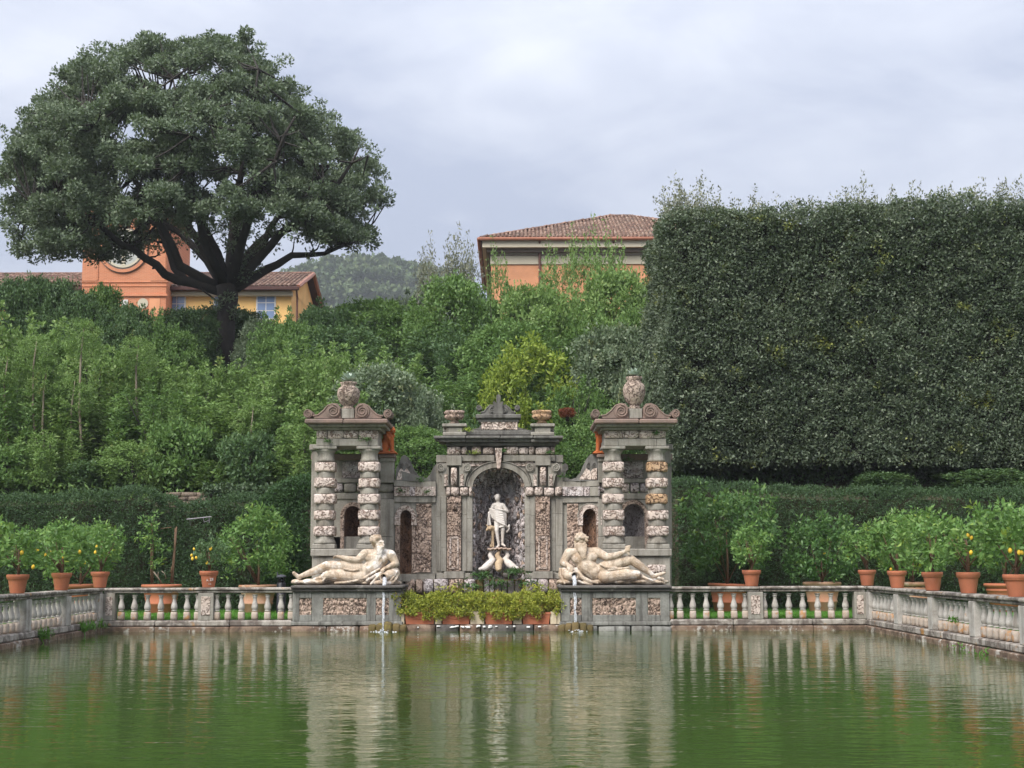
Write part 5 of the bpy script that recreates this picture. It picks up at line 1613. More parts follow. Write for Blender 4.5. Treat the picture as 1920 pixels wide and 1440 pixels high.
def plume_mesh(name, seed, w, h, nst, per, L, Wd, low=.1):
    """A many-stemmed bush: upright leafy plumes of uneven height."""
    rg = np.random.default_rng(seed); cs, rr_, pn = [], [], []
    for k in range(nst):
        a = rg.uniform(0, 2 * PI); rad = math.sqrt((k + .5) / nst)
        b = np.array([math.cos(a), math.sin(a)]) * rad * w * .46
        H = h * (1 - .30 * rad ** 2) * rg.uniform(.78, 1.0)
        lean = np.array([math.cos(a), math.sin(a)]) * rg.uniform(-.03, .10)
        m = int(H / .34)
        for j in range(m):
            t = (j + rg.random()) / m
            if t < low: continue
            if rad < .5 and t < .5 and rg.random() < .6: continue
            q = b + lean * t * H + rg.normal(size=2) * .08 * (1 - t)
            cs.append(np.array([q[0], q[1], H * t])); rr_.append((.36 * (1 - t) ** .6 + .07) * rg.uniform(.75, 1.2)); pn.append(int(per * ((1 - t) ** .5 * .9 + .25)))
    return clumps(cs, rr_, pn, L, Wd, L_MID, name, seed, .75, 1.2, .4)


SHV = {
    'tall': (plume_mesh('crown', 71, 2.6, 6.0, 17, 62, .16, .08), 2.8, 5.9),
    'tall2': (plume_mesh('crown', 72, 2.7, 5.6, 18, 62, .16, .075), 2.9, 5.5),
    'round': (shrub_mesh('crown', 73, 4.0, 4.2, 290, 62, .14, .08, 6, .095, .03, .45), 4.0, 4.2),
    'round2': (plume_mesh('crown', 74, 4.0, 4.4, 34, 56, .16, .08, .05), 4.1, 4.3),
    'low': (shrub_mesh('crown', 75, 2.4, 1.9, 105, 58, .16, .085, 4, .13, .0, .35), 2.4, 1.9),
    'airy': (shrub_mesh('crown', 76, 3.0, 3.6, 95, 46, .16, .075, 3, .11, .1, .5, .1), 3.0, 3.6),
    'twig': (shrub_mesh('crown', 77, 1.6, 3.0, 30, 26, .13, .05, 16, .14, .3, 1.1), 1.6, 3.0),
}
STEM = {}


def shrub(px, ytop, wpx, Y, var, mat, name, label, cat, group=None, bark=BARK, stem_r=.045, zbase=None):
    me, w, h = SHV[var]
    c = P(px, ytop, Y)
    zb_ = terr(c.x, Y) if zbase is None else zbase
    H = max(c.z - zb_, .25) / {'tall': .90, 'tall2': .90, 'twig': 1.07, 'round2': .94}.get(var, 1.0); Wm = wpx * Y / F
    root = thing(name, label, cat, (c.x, Y, zb_), group)
    o = link('crown', me, root, (c.x, Y, zb_), random.uniform(0, 6.28), (Wm / w, Wm / w, H / h))
    o.material_slots[0].link = 'OBJECT'; o.material_slots[0].material = mat
    key = bark.name
    if key not in STEM:
        m = MB()
        m.tube([(0, 0, -.05), (.02, .01, .3), (-.015, .0, .62), (.01, 0, .9)], [1.3, 1.0, .8, .35], 7)
        STEM[key] = m
    m = MB()
    m.tube([(c.x, Y, zb_ - .1), (c.x + .05 * H * .2, Y, zb_ + H * .3), (c.x - .03 * H * .2, Y + .02, zb_ + H * .5), (c.x, Y, zb_ + H * .68)], [stem_r * 1.3, stem_r, stem_r * .8, stem_r * .3], 7)
    for k in range(3):
        a_ = random.uniform(0, 6.28); z0_ = zb_ + H * (.08 + .12 * k)
        m.tube([(c.x, Y, z0_), (c.x + Wm * .2 * math.cos(a_), Y + Wm * .2 * math.sin(a_), z0_ + H * .22), (c.x + Wm * .33 * math.cos(a_), Y + Wm * .33 * math.sin(a_), z0_ + H * .42)], [stem_r * .7, stem_r * .5, stem_r * .2], 5)
    m.build('stem', bark, root, True)
    return root


ORD = ['first', 'second', 'third', 'fourth', 'fifth', 'sixth', 'seventh', 'eighth', 'ninth', 'tenth', 'eleventh', 'twelfth', 'thirteenth', 'fourteenth', 'fifteenth', 'sixteenth']
# light green laurels along the crest of the left thicket
for k, (x, y, w_) in enumerate(((12, 578, 150), (72, 590, 140), (132, 602, 140), (190, 634, 135), (246, 648, 130), (302, 668, 130), (352, 692, 125), (405, 668, 120), (458, 684, 125), (512, 690, 125), (568, 640, 130), (625, 640, 135), (682, 652, 130), (738, 655, 125))):
    shrub(x, y, w_ * 1.12, 49.4 + (k * 37 % 11) * .22, ('tall', 'tall2')[k % 2], L_LAUREL, 'laurel_shrub', 'tall light green laurel with upright shoots, %s from the left along the thicket crest' % ORD[k], 'shrub', 'laurels of the left thicket')
# darker second row lower down
for k, (x, y, w_) in enumerate(((35, 705, 170), (115, 735, 170), (205, 730, 170), (290, 715, 165), (375, 745, 165), (455, 735, 160), (535, 760, 150))):
    shrub(x, y, w_ * 1.1, 47.6 + (k % 3) * .35, ('tall2', 'tall', 'tall')[k % 3], (L_MID, L_LAUREL, L_LAUREL)[k % 3], 'thicket_shrub', 'mid green shrub, %s from the left in the middle of the thicket' % ORD[k], 'shrub', 'shrubs in the middle of the thicket')
# low bushes on the terrace edge above the yew hedge
for k, (x, y, w_) in enumerate(((15, 842, 130), (95, 800, 120), (175, 868, 120), (250, 835, 130), (330, 800, 120), (405, 858, 120), (470, 820, 115), (530, 850, 110))):
    shrub(x, y, w_, 46.0 + (k % 3) * .2, ('low', 'tall2', 'low', 'airy')[k % 4], (L_MID, L_LAUREL, L_DARK, L_LAUREL)[k % 4], 'low_bush', 'leafy bush, %s from the left just above the yew hedge' % ORD[k], 'bush', 'bushes on the terrace edge')
shrub(572, 772, 125, 46.0, 'tall', L_LAUREL, 'laurel_shrub', 'bright large leaved laurel close against the left tower', 'shrub')
# behind the facade
for x, y, w_, Y, v_, m_, lab in (
        (715, 686, 205, 48.2, 'round', L_GREYG, 'pale speckled shrub behind the left vase'),
        (800, 720, 120, 47.4, 'round2', L_GREYG, 'small grey green shrub right of the pale speckled one'),
        (650, 722, 150, 47.2, 'tall', L_LAUREL, 'fresh green laurel directly behind the left vase'),
        (780, 800, 150, 46.2, 'round', L_MID, 'dense bush behind the left curved wall'),
        (868, 690, 170, 49.5, 'tall', L_MID, 'upright dark green shrub above the left stone bowl'),
        (905, 752, 130, 46.4, 'round2', L_DARK, 'dark bush behind the crowning scrolls'),
        (985, 652, 175, 49.0, 'airy', L_YELLOW, 'yellow green leafy tree above the central pediment'),
        (945, 690, 100, 48.0, 'airy', L_YELLOW, 'small yellow green sapling left of the larger yellow tree'),
        (1075, 700, 170, 48.2, 'round2', L_MID, 'green bush right of the yellow tree'),
        (1075, 800, 160, 45.9, 'round', L_MID, 'large leaved bush behind the right curved wall'),
        (1158, 612, 190, 51.5, 'round', L_GREYG, 'silvery grey green shrub above the right tower'),
        (1205, 660, 130, 48.6, 'round2', L_GREYG, 'grey green shrub beside the corner of the tall hedge'),
        (1130, 770, 130, 46.4, 'round', L_MID, 'green bush directly behind the right tower')):
    shrub(x, y, w_, Y, v_, m_, 'garden_shrub', lab, 'shrub', 'shrubs behind the facade')
shrub(1064, 766, 30, 45.3, 'low', L_RED, 'red_vine', 'small red leaved branch right of the right stone bowl', 'vine', zbase=P(1064, 784, 45.3).z)
# middle slope, upper and lower rows
for k, (x, y, w_, Y, m_) in enumerate(((628, 560, 180, 60, L_DARK), (705, 562, 180, 61, L_MID), (782, 532, 150, 62.5, L_GREYG), (852, 520, 190, 58, L_MID), (930, 528, 180, 57, L_MID), (1005, 536, 170, 56.2, L_LAUREL), (1078, 518, 175, 57, L_LAUREL), (1150, 506, 170, 56, L_LAUREL), (1215, 502, 150, 58.5, L_LAUREL))):
    shrub(x, y, w_, Y, ('round2', 'round')[k % 2], m_, 'slope_shrub', 'shrub on the skyline of the middle slope, %s from the left' % ORD[k], 'shrub', 'shrubs on the skyline of the slope')
for k, (x, y, w_, Y, m_) in enumerate(((640, 615, 200, 55.5, L_DARK), (745, 625, 200, 54.6, L_DARK), (850, 600, 210, 54.4, L_DARK), (955, 605, 200, 53.6, L_MID), (1055, 600, 190, 53.4, L_MID), (1140, 565, 190, 54, L_MID), (1215, 580, 150, 53, L_MID), (900, 690, 190, 51, L_MID), (1000, 720, 190, 50.5, L_DARK))):
    shrub(x, y, w_, Y, ('round', 'tall2', 'round2')[k % 3], m_, 'slope_shrub', 'dense shrub lower on the middle slope, %s in the row' % ORD[k], 'shrub', 'shrubs lower on the slope')
for k, (x, y, w_) in enumerate(((850, 470, 62), (880, 482, 50), (800, 486, 50))):
    shrub(x, y, w_, 61, 'twig', L_TWIG, 'twiggy_shrub', ('tallest bare twiggy shoots on the skyline left of the villa', 'bare twiggy shoots nearest the villa wall', 'low twiggy shoots against the far hill')[k], 'shrub')
for k, (x, y, w_) in enumerate(((1035, 492, 60), (1075, 474, 55), (1105, 466, 60), (1150, 470, 60), (935, 496, 45))):
    shrub(x, y, w_, 58.5, 'twig', L_LAUREL, 'leafy_shoot', 'leafy shoot rising in front of the villa, %s' % ('second from the left', 'third from the left', 'fourth from the left', 'rightmost', 'leftmost')[k], 'shrub', 'shoots in front of the villa')
# upper left: clipped evergreens and bushes in front of the brick building
for x, y, w_, Y, v_, m_, lab in (
        (20, 526, 120, 58, 'round', L_DARK, 'dark evergreen at the left edge below the tiled roof'),
        (68, 520, 110, 58.3, 'round', L_DARK, 'dark evergreen second from the left edge below the tiled roof'),
        (112, 526, 110, 58, 'round', L_DARK, 'dark evergreen third from the left edge below the tiled roof'),
        (150, 552, 100, 57.5, 'round', L_DARK, 'dark evergreen at the left foot of the brick front'),
        (196, 536, 95, 58, 'round', L_MID, 'yellowish green shrub below the round window'),
        (245, 572, 105, 57, 'round', L_DARK, 'dark bush below the round window'),
        (300, 578, 110, 57, 'round2', L_MID, 'bush between the round window and the oak trunk'),
        (345, 580, 120, 60, 'round', L_DARK, 'shaded dark bush just left of the oak trunk'),
        (492, 600, 90, 59, 'round', L_GREYG, 'grey olive bush just right of the oak trunk'),
        (528, 576, 125, 57.5, 'round2', L_MID, 'green bush below the yellow house'),
        (398, 578, 130, 66, 'round', L_DARK, 'shaded dark bush behind the left side of the oak trunk'),
        (452, 582, 120, 66.5, 'round', L_DARK, 'shaded dark bush behind the right side of the oak trunk'),
        (550, 606, 120, 56.6, 'round', L_MID, 'lower green bush in front of the yellow house'),
        (325, 620, 115, 56.8, 'round', L_MID, 'green bush below the shaded bushes left of the oak'),
        (598, 578, 100, 58.5, 'round', L_DARK, 'dark green bush at the right end of the yellow house')):
    shrub(x, y, w_ * 1.15, Y, v_, m_, 'evergreen_shrub', lab, 'shrub', 'shrubs in front of the far buildings')
# slender pale stems in the left thicket
for k, (x, yt, yb, lean) in enumerate(((8, 720, 900, 12), (62, 690, 872, 8), (82, 735, 850, 3), (134, 765, 905, 4), (152, 660, 890, -1), (255, 690, 790, 12), (470, 815, 860, 2))):
    Y = 46.7 if k != 5 else 48.4
    a = P(x, yt, Y); b = P(x + lean, yb, Y)
    zb_ = terr(b.x, Y)
    root = thing('sapling', 'slender pale stemmed sapling in the left thicket, %s from the left' % ORD[k], 'tree', (b.x, Y, zb_), 'slender saplings of the left thicket')
    pts = [(b.x, Y, zb_ - .1), (b.x * .7 + a.x * .3 + .03, Y, zb_ + (a.z - zb_) * .3), (b.x * .4 + a.x * .6 - .05, Y, zb_ + (a.z - zb_) * .62), (a.x, Y, a.z), (a.x + .05, Y + .1, a.z + .9)]
    MB().tube(pts, [.055, .045, .04, .032, .012], 7).build('trunk', BARKP, root, True)
    o = link('crown', SHV['airy'][0], root, (a.x, Y + .15, a.z - .3), random.uniform(0, 6), (.42, .42, .36))
    o.material_slots[0].link = 'OBJECT'; o.material_slots[0].material = L_LAUREL
# undergrowth on the slope
n = 46000
ux_ = rng.uniform(-24, 5.0, n); uy_ = 45.1 + rng.beta(1, 2.2, n) * 20
uz_ = np.array([terr(0, y) for y in uy_]) + rng.random(n) ** 2 * .9 * (.4 + 1.2 * vnoise(np.stack([ux_ * .8, uy_ * .8, uy_ * 0], 1), 9))
d = rng.normal(size=(n, 3)); d[:, 2] = np.abs(d[:, 2]) + .3
tag(link('undergrowth', leaves('undergrowth', np.stack([ux_, uy_, uz_], 1), d, .17, .08, L_MID, 91)), 'leafy undergrowth covering the slope between the shrubs', 'undergrowth', kind='stuff')
n = 26000
ux_ = rng.uniform(4.8, 20, n); uy_ = rng.uniform(46.6, 54, n)
uz_ = np.array([terr(0, y) for y in uy_]) + rng.random(n) ** 1.5 * 1.0
d = rng.normal(size=(n, 3)); d[:, 2] = np.abs(d[:, 2]) + .3
tag(link('undergrowth', leaves('undergrowth', np.stack([ux_, uy_, uz_], 1), d, .2, .1, L_DARK, 95)), 'dark leaves added for the shade beneath the tall clipped hedge', 'undergrowth', kind='stuff')  # dark leaves added so the gap under the hedge looks shaded
# ivy hanging over the retaining wall
iv = []
for k in range(60):
    q = P(random.uniform(385, 505), random.uniform(913, 931), 44.4); iv.append((q.x, 44.4, q.z))
tag(link('ivy', clumps(iv, [.16] * 60, [26] * 60, .1, .09, leafmat('ivy_leaves', (.05, .09, .045), (.08, .125, .06), (.13, .175, .09), .15), 'ivy', 92, -.2)), 'ivy trailing over the top of the old brick wall', 'ivy')
for k in range(14):
    q = P(random.uniform(1560, 1910), random.uniform(878, 905), 46.2)
shrub(1650, 888, 110, 45.8, 'low', L_DARK, 'low_bush', 'low bush under the tall hedge, left of a second one', 'bush', 'low bushes under the tall hedge')
shrub(1850, 884, 170, 45.8, 'low', L_DARK, 'low_bush', 'wider low bush under the tall hedge at the right edge', 'bush', 'low bushes under the tall hedge')

# ------------------------------------------------------------------ the great holm oak
YT = 62.0
oak = thing('holm_oak', 'large spreading holm oak with a broad dark crown at the upper left', 'tree', P(422, 700, YT))
def tp(x, y, dy=0.0):
    q = P(x, y, YT); return Vector((q.x, YT + dy, q.z))


trunk_pts = [(420, 730, 0), (421, 660, 0), (424, 600, 0), (428, 560, 0), (424, 535, 0)]
tm = MB()
tm.tube([tp(*q) for q in trunk_pts], [.55, .43, .40, .44, .50], 14)
limbs = [[(415, 545, 0), (365, 533, -.4), (318, 522, -.9), (288, 497, -1.5), (250, 476, -2), (215, 445, -2.4), (178, 432, -3), (110, 420, -3.5)],
         [(410, 545, 0), (340, 520, .6), (312, 470, .8), (290, 415, 1), (230, 375, 1.5), (140, 330, 2)],
         [(410, 540, 0), (345, 505, -.8), (320, 440, -1.6), (290, 380, -2.4), (240, 300, -3.6), (190, 220, -4.4)],
         [(418, 535, 0), (388, 482, .3), (352, 425, .5), (330, 365, .6), (300, 270, 1), (270, 170, 1.5)],
         [(424, 530, 0), (412, 480, -.5), (385, 415, -1.2), (372, 340, -2), (362, 240, -3), (350, 140, -3.5)],
         [(428, 530, 0), (424, 460, 1), (418, 380, 2), (430, 290, 3), (440, 170, 3.5)],
         [(432, 530, 0), (448, 465, -.6), (452, 400, -1.2), (475, 320, -2), (500, 210, -2.8), (510, 130, -3)],
         [(436, 530, 0), (478, 472, .4), (500, 420, .8), (540, 340, 1.4), (590, 250, 2)],
         [(440, 535, 0), (488, 495, -.8), (535, 455, -1.6), (585, 432, -2.4), (650, 380, -3.2), (690, 320, -3.6)],
         [(442, 540, 0), (495, 500, .6), (540, 470, 1), (600, 463, 1.4), (680, 430, 2)],
         [(424, 535, 0), (440, 470, 2), (470, 410, 3.6), (560, 360, 5), (620, 300, 6)],
         [(422, 535, 0), (400, 470, -2), (395, 400, -3.8), (410, 320, -5.4), (420, 230, -6.2)],
         [(418, 535, 0), (370, 470, 2), (300, 400, 4), (200, 340, 5.5), (120, 280, 6)],
         [(432, 535, 0), (470, 470, -2), (520, 390, -4), (570, 320, -5.4), (620, 250, -6)]]
lpts = []
for l in limbs:
    q = [tp(*a) for a in l]
    # a little crookedness
    qq = []
    for i in range(len(q) - 1):
        qq += [q[i], q[i].lerp(q[i + 1], .5) + Vector([random.uniform(-.14, .14) for _ in range(3)]) * (1 if i else 0)]
    qq.append(q[-1])
    n_ = len(qq)
    qq = qq[:-1] if qq[-1].z > 20 else qq
    n_ = len(qq)
    tm.tube(qq, [.21 * (1 - i / (n_ - 1)) ** .8 + .028 for i in range(n_)], 9)
    lpts += qq[2:]
    for i in range(5, n_ - 1, 1):
        for _ in range(2):
            d_ = Vector((random.uniform(-1, 1), random.uniform(-1, 1), random.uniform(-.1, .5))).normalized() * random.uniform(.5, 1.2)
            e_ = qq[i] + d_
            m_ = qq[i].lerp(e_, .5) + Vector([random.uniform(-.15, .15) for _ in range(3)])
            tm.tube([qq[i], m_, e_], [.055, .04, .012], 5); lpts.append(e_)
tm.build('trunk', BARK, oak, True)
oy = [50, 62, 85, 120, 180, 240, 300, 360, 420, 460, 495]
ol = [395, 330, 165, 125, 65, 15, 5, 8, 20, 55, 80]
orr = [445, 475, 528, 555, 600, 698, 714, 718, 724, 712, 640]
bxs = [0, 60, 130, 170, 220, 270, 330, 420, 520, 580, 640, 700, 730]
bys = [440, 500, 500, 478, 455, 432, 422, 416, 424, 452, 478, 480, 455]
cs, cr_, cn = [], [], []
rg = np.random.default_rng(17)
lobes = []
tries = 0
while len(lobes) < 215 and tries < 60000:
    tries += 1
    y = rg.uniform(70, 480)
    a_, b_ = np.interp(y, oy, ol), np.interp(y, oy, orr)
    if rg.random() > (b_ - a_) / 720: continue
    ang = rg.uniform(0, 2 * PI); k = rg.uniform(.35, 1) ** .45
    mid = (a_ + b_) / 2; hw_ = (b_ - a_) / 2 - 27
    x = mid + hw_ * k * math.cos(ang)
    if y > np.interp(x, bxs, bys) - 22: continue
    if k < .7 and y > 375: continue
    dy = hw_ * .92 * k * math.sin(ang) * YT / F
    c = tp(x, y + 22, dy); c.z = P(x, y + 22, YT + dy * .85).z
    c = np.array(c)
    if lobes and min(np.linalg.norm(c - q) for q, _ in lobes) < 1.08: continue
    R = rg.uniform(.6, 1.25)
    lobes.append((c, R))
    m = int(16 * R ** 1.7)
    for _ in range(m):
        d = unit(rg.normal(size=(1, 3)))[0]
        if d[2] < -.35: d[2] *= -.6
        q = c + d * R * rg.uniform(.55, 1.05) * np.array([1.08, 1.0, .78])
        r_ = rg.uniform(.22, .46)
        cs.append(q); cr_.append(r_); cn.append(int(95 * (r_ / .36) ** 1.5))
for _ in range(130):
    y = rg.uniform(75, 455); a_, b_ = np.interp(y, oy, ol), np.interp(y, oy, orr)
    ang = rg.uniform(0, 2 * PI); mid = (a_ + b_) / 2; hw_ = (b_ - a_) / 2 - 3
    x = mid + hw_ * math.cos(ang); dy = hw_ * .9 * math.sin(ang) * YT / F
    if y > np.interp(x, bxs, bys): continue
    c = tp(x, y + 6, dy); c.z = P(x, y + 6, YT + dy * .85).z
    cs.append(np.array(c)); r_ = rg.uniform(.22, .4); cr_.append(r_); cn.append(55)
for _ in range(46):
    x = rg.uniform(170, 640); y = rg.uniform(415, 470)
    cs.append(np.array(tp(x, y, rg.uniform(-2.5, 2.5)))); cr_.append(rg.uniform(.2, .4)); cn.append(38)
for x, y, dy, r_ in ((455, 500, -.5, .4), (470, 480, -.6, .45), (440, 470, -.9, .4), (460, 520, -.5, .4), (480, 505, -.4, .35), (432, 560, -.5, .35), (446, 590, -.5, .4), (410, 575, -.5, .3), (500, 470, -1, .4), (350, 400, -1, .4), (400, 430, -1.2, .35), (455, 440, -1.2, .4), (520, 440, -1.5, .4)):
    cs.append(np.array(tp(x, y, dy))); cr_.append(r_); cn.append(90)
link('crown', clumps(cs, cr_, cn, .16, .085, L_OAK, 'crown', 18, .25, .8, .3), oak)
tw = MB()
lp_ = np.array([np.array(p) for p in lpts])
for c in [q for q, _ in lobes] + cs[::5]:
    i = np.linalg.norm(lp_ - c, axis=1).argmin()
    d_ = np.linalg.norm(lp_[i] - c)
    if .3 < d_ < 4.2:
        a = Vector(lp_[i]); b = Vector(c)
        tw.tube([a, a.lerp(b, .5) + Vector((random.uniform(-.12, .12), random.uniform(-.12, .12), -.1)), b], [.05, .035, .015], 4)
tag(tw.build('branches', BARK, oak), kind='stuff')

# ------------------------------------------------------------------ lemon trees in pots
def pot_mesh(D, H, mat, bands=1, name='pot'):
    R = D / 2
    pr = [(R * .62, 0), (R * .64, .01), (R * .83, H * .70)]
    if bands > 1: pr = [(R * .62, 0), (R * .66, .02), (R * .74, H * .3), (R * .78, H * .32), (R * .78, H * .37), (R * .75, H * .38), (R * .86, H * .72), (R * .9, H * .74), (R * .9, H * .79), (R * .87, H * .8)]
    pr += [(R * .84, H * .72 if bands == 1 else H * .86), (R * .95, H * .75 if bands == 1 else H * .87), (R * .95, H * .80 if bands == 1 else H * .89), (R * .97, H * .82 if bands == 1 else H * .9), (R, H * .84 if bands == 1 else H * .92), (R, H * .97), (R * .97, H), (R * .88, H), (R * .86, H * .93)]
    return MB().lathe(0, 0, pr, 28).mesh(name, mat, True)


POTS = pot_mesh(.46, .40, TERRA)
POTB = pot_mesh(1.12, .80, TERRA, 2)
POTBO = pot_mesh(1.12, .80, TERRAOLD, 2)
SOILS = MB().lathe(0, 0, [(.21, .34), (.21, .37)], 18).mesh('soil', SOIL)
SOILB = MB().lathe(0, 0, [(.47, .66), (.47, .72)], 18).mesh('soil', SOIL)
LEMM = MB().lathe(0, 0, [(.004, -.052), (.012, -.045), (.03, -.03), (.037, -.005), (.034, .018), (.02, .038), (.008, .046), (.003, .052)], 10).mesh('lemon', LEMON, True)


def lemon_crown(seed, w, h, ncl, per, L=.125, Wd=.062, box=False, r0=.13):
    rg = np.random.default_rng(seed); cs, rr_, pn = [], [], []
    while len(cs) < ncl:
        d = unit(rg.normal(size=(1, 3)))[0]; k = .45 + .55 * rg.random() ** .5
        if d[2] < -.8: continue
        q = d * k * (.8 + .45 * vnoise([d * 1.5 + seed], seed)[0])
        if box: q = np.sign(q) * np.abs(q) ** .72
        cs.append(q * np.array([w / 2, w / 2, h / 2]) + np.array([0, 0, h * .5])); rr_.append(r0 * rg.uniform(.7, 1.2)); pn.append(per)
    return clumps(cs, rr_, pn, L, Wd, L_LEMON, 'crown', seed, .15, 1.0, .25)


LC = [lemon_crown(101, 1.3, 1.15, 62, 17), lemon_crown(102, 1.3, 1.15, 70, 16), lemon_crown(103, 1.3, 1.15, 56, 18), lemon_crown(104, 1.3, 1.15, 66, 17)]
LB = [lemon_crown(111, 2.4, 2.2, 210, 18, .135, .065, False, .16), lemon_crown(112, 1.9, 1.9, 170, 18, .14, .07, True, .15), lemon_crown(113, 2.2, 2.0, 170, 18, .135, .06, False, .16)]


def lemon_tree(label, X, Y, z0, W_, H_, crown, mat, pot, soil, ph, fruit, seed, group, lift=.0, dx=0.0, spots=None, tilt=0):
    rg = random.Random(seed)
    root = thing('potted_lemon_tree', label, 'potted plant', (X, Y, z0), group)
    ps_ = rg.uniform(.95, 1.05)
    po = link('pot', pot, root, (X, Y, z0), rg.uniform(0, 6), (ps_, ps_, rg.uniform(.96, 1.03)))
    if tilt: po.rotation_euler = (0, math.radians(tilt), 0)
    so_ = link('soil', soil, root, (X, Y, z0))
    zc_ = z0 + ph + lift
    m = MB()
    m.tube([(X, Y, z0 + ph * .85), (X + .02, Y, zc_ + H_ * .15), (X - .01 + dx * .5, Y, zc_ + H_ * .5)], [.026 * (1 + W_ * .3), .02 * (1 + W_ * .3), .014], 6)
    for k in range(5):
        a_ = rg.uniform(0, 6.28)
        m.tube([(X, Y, z0 + ph * (.95) + .04 * k), (X + dx * .4 + W_ * .16 * math.cos(a_), Y + W_ * .16 * math.sin(a_), zc_ + H_ * .25), (X + dx + W_ * .34 * math.cos(a_), Y + W_ * .34 * math.sin(a_), zc_ + H_ * .62)], [.018, .013, .006], 5)
    m.build('stem', BARKB, root, True)
    w0_, h0_ = (1.3, 1.15) if crown in LC else ((2.4, 2.2), (1.9, 1.9), (2.2, 2.0))[LB.index(crown)]
    o = link('crown', crown, root, (X + dx, Y, zc_), rg.uniform(0, 6), (W_ / w0_, W_ / w0_, H_ / h0_))
    o.material_slots[0].link = 'OBJECT'; o.material_slots[0].material = mat
    for k in range(fruit):
        if spots and k < len(spots): q = spots[k]
        else:
            a_ = rg.uniform(-2.6, -.5); e_ = rg.uniform(-.6, .5)
            q = (X + dx + W_ * .46 * math.cos(a_) * math.cos(e_), Y + W_ * .44 * math.sin(a_) * math.cos(e_), zc_ + H_ * (.42 + .34 * math.sin(e_)))
        lo = link('lemon', LEMM, root, q)
        lo.rotation_euler = (rg.uniform(-.3, .3), rg.uniform(-.3, .3), 0); s_ = rg.uniform(.8, 1.1); lo.scale = (s_, s_, s_)
    return root, po


ZT = Z_RT + .004
GL = 'lemon trees in pots on the pond coping'
XLp, XRp = XL - .15, XR + .15
def ydep(px, X): return X * F / (px - 960.0) / math.cos(TH) * math.cos(TH)


for px, X, H_, W_, cr_i, fr, lab, lf in (
        (-52, XLp, 1.15, 1.5, 1, 2, 'lemon pot cut off by the left edge of the picture, on the left coping', .05),
        (34, XLp, .92, 1.15, 0, 2, 'lemon pot nearest the left edge, one lemon hanging low on its right', .06),
        (116, XLp, 1.05, 1.45, 1, 4, 'middle lemon pot of the left coping with a wide leafy crown', .05),
        (188, XLp, 1.05, 1.1, 2, 3, 'lemon pot at the far left corner with an open crown', .10)):
    Y = X * F * .9927 ** -1 / (px - 960.0) * 1.0
    lemon_tree(lab, X, Y, ZT, W_, H_, LC[cr_i], L_LEMON, POTS, SOILS, .40, fr, px + 900, GL, lf, 0, [P(62, 1063, Y - .3), P(41, 1036, Y - .45)] if px == 34 else None)
c = P(391, 1100, 36.15)
z4 = zm(355, 1000, 13.09, 36.15)
_, p4 = lemon_tree('small lemon tree on the far left balustrade post, white marks on its pot', c.x, 36.15, ZT, .84, .74, LC[3], leafmat('greyish_lemon_leaves', (.06, .12, .045), (.10, .175, .07), (.18, .26, .12), .25, .42), POTS, SOILS, .40, 6, 5, GL, .10, 0, [z4(125, 540, -.32), z4(155, 625, -.36), z4(240, 600, -.33), z4(592, 380, -.33), z4(495, 725, -.3), z4(180, 390, -.3)])
# the painted marks, as far as they can be read
def stroke(pts):
    q = []
    for x, y in pts:
        a = z4(x, y, 0); dx_ = a.x - c.x; zz = a.z - ZT
        Rz = .46 / 2 * (.68 + .22 * min(max(zz / (.40 * .72), 0), 1)) + .004
        q.append((a.x, 36.15 - math.sqrt(max(Rz ** 2 - dx_ ** 2, .0004)), a.z))
    return q
mk = MB()
for st_ in ([(465, 1170), (478, 1115), (490, 1165)], [(468, 1150), (495, 1150)], [(505, 1165), (512, 1165)], [(540, 1105), (570, 1100), (560, 1135), (545, 1165), (590, 1160)], [(600, 1095), (585, 1130), (612, 1125)], [(610, 1092), (605, 1160)], [(515, 1232), (520, 1255)], [(540, 1240), (565, 1245)]):
    mk.tube(stroke(st_), .0055, 5)
mk.build('painted_marks', WHITEPAINT, p4)
c = P(1409.5, 1097, 36.15)
lemon_tree('bushy lemon tree on the middle post of the far right balustrade', c.x, 36.15, ZT, .98, .98, LC[1], L_LEMON, POTS, SOILS, .40, 0, 6, GL, .12)
for px, H_, W_, cr_i, fr, lab, lf in (
        (1624, 1.0, 1.15, 2, 0, 'lemon pot at the far right corner of the pond', .14),
        (1680, 1.12, 1.3, 0, 1, 'second lemon pot from the far right corner, a lemon lying on its soil', .1),
        (1746, 1.15, 1.4, 1, 0, 'third lemon pot from the far right corner with a dense crown', .1),
        (1813, 1.1, 1.35, 3, 3, 'fourth lemon pot from the far right corner', .08),
        (1903, 1.15, 1.35, 2, 5, 'lemon pot nearest the right edge of the picture, hung with lemons', .1)):
    Y = XRp * F / .9927 / (px - 960.0)
    sp_ = [(XRp - .15, Y - .05, ZT + .43)] if px == 1680 else None
    lemon_tree(lab, XRp, Y, ZT, W_, H_, LC[cr_i], L_LEMON, POTS, SOILS, .40, fr, px, GL, lf, 0, sp_)
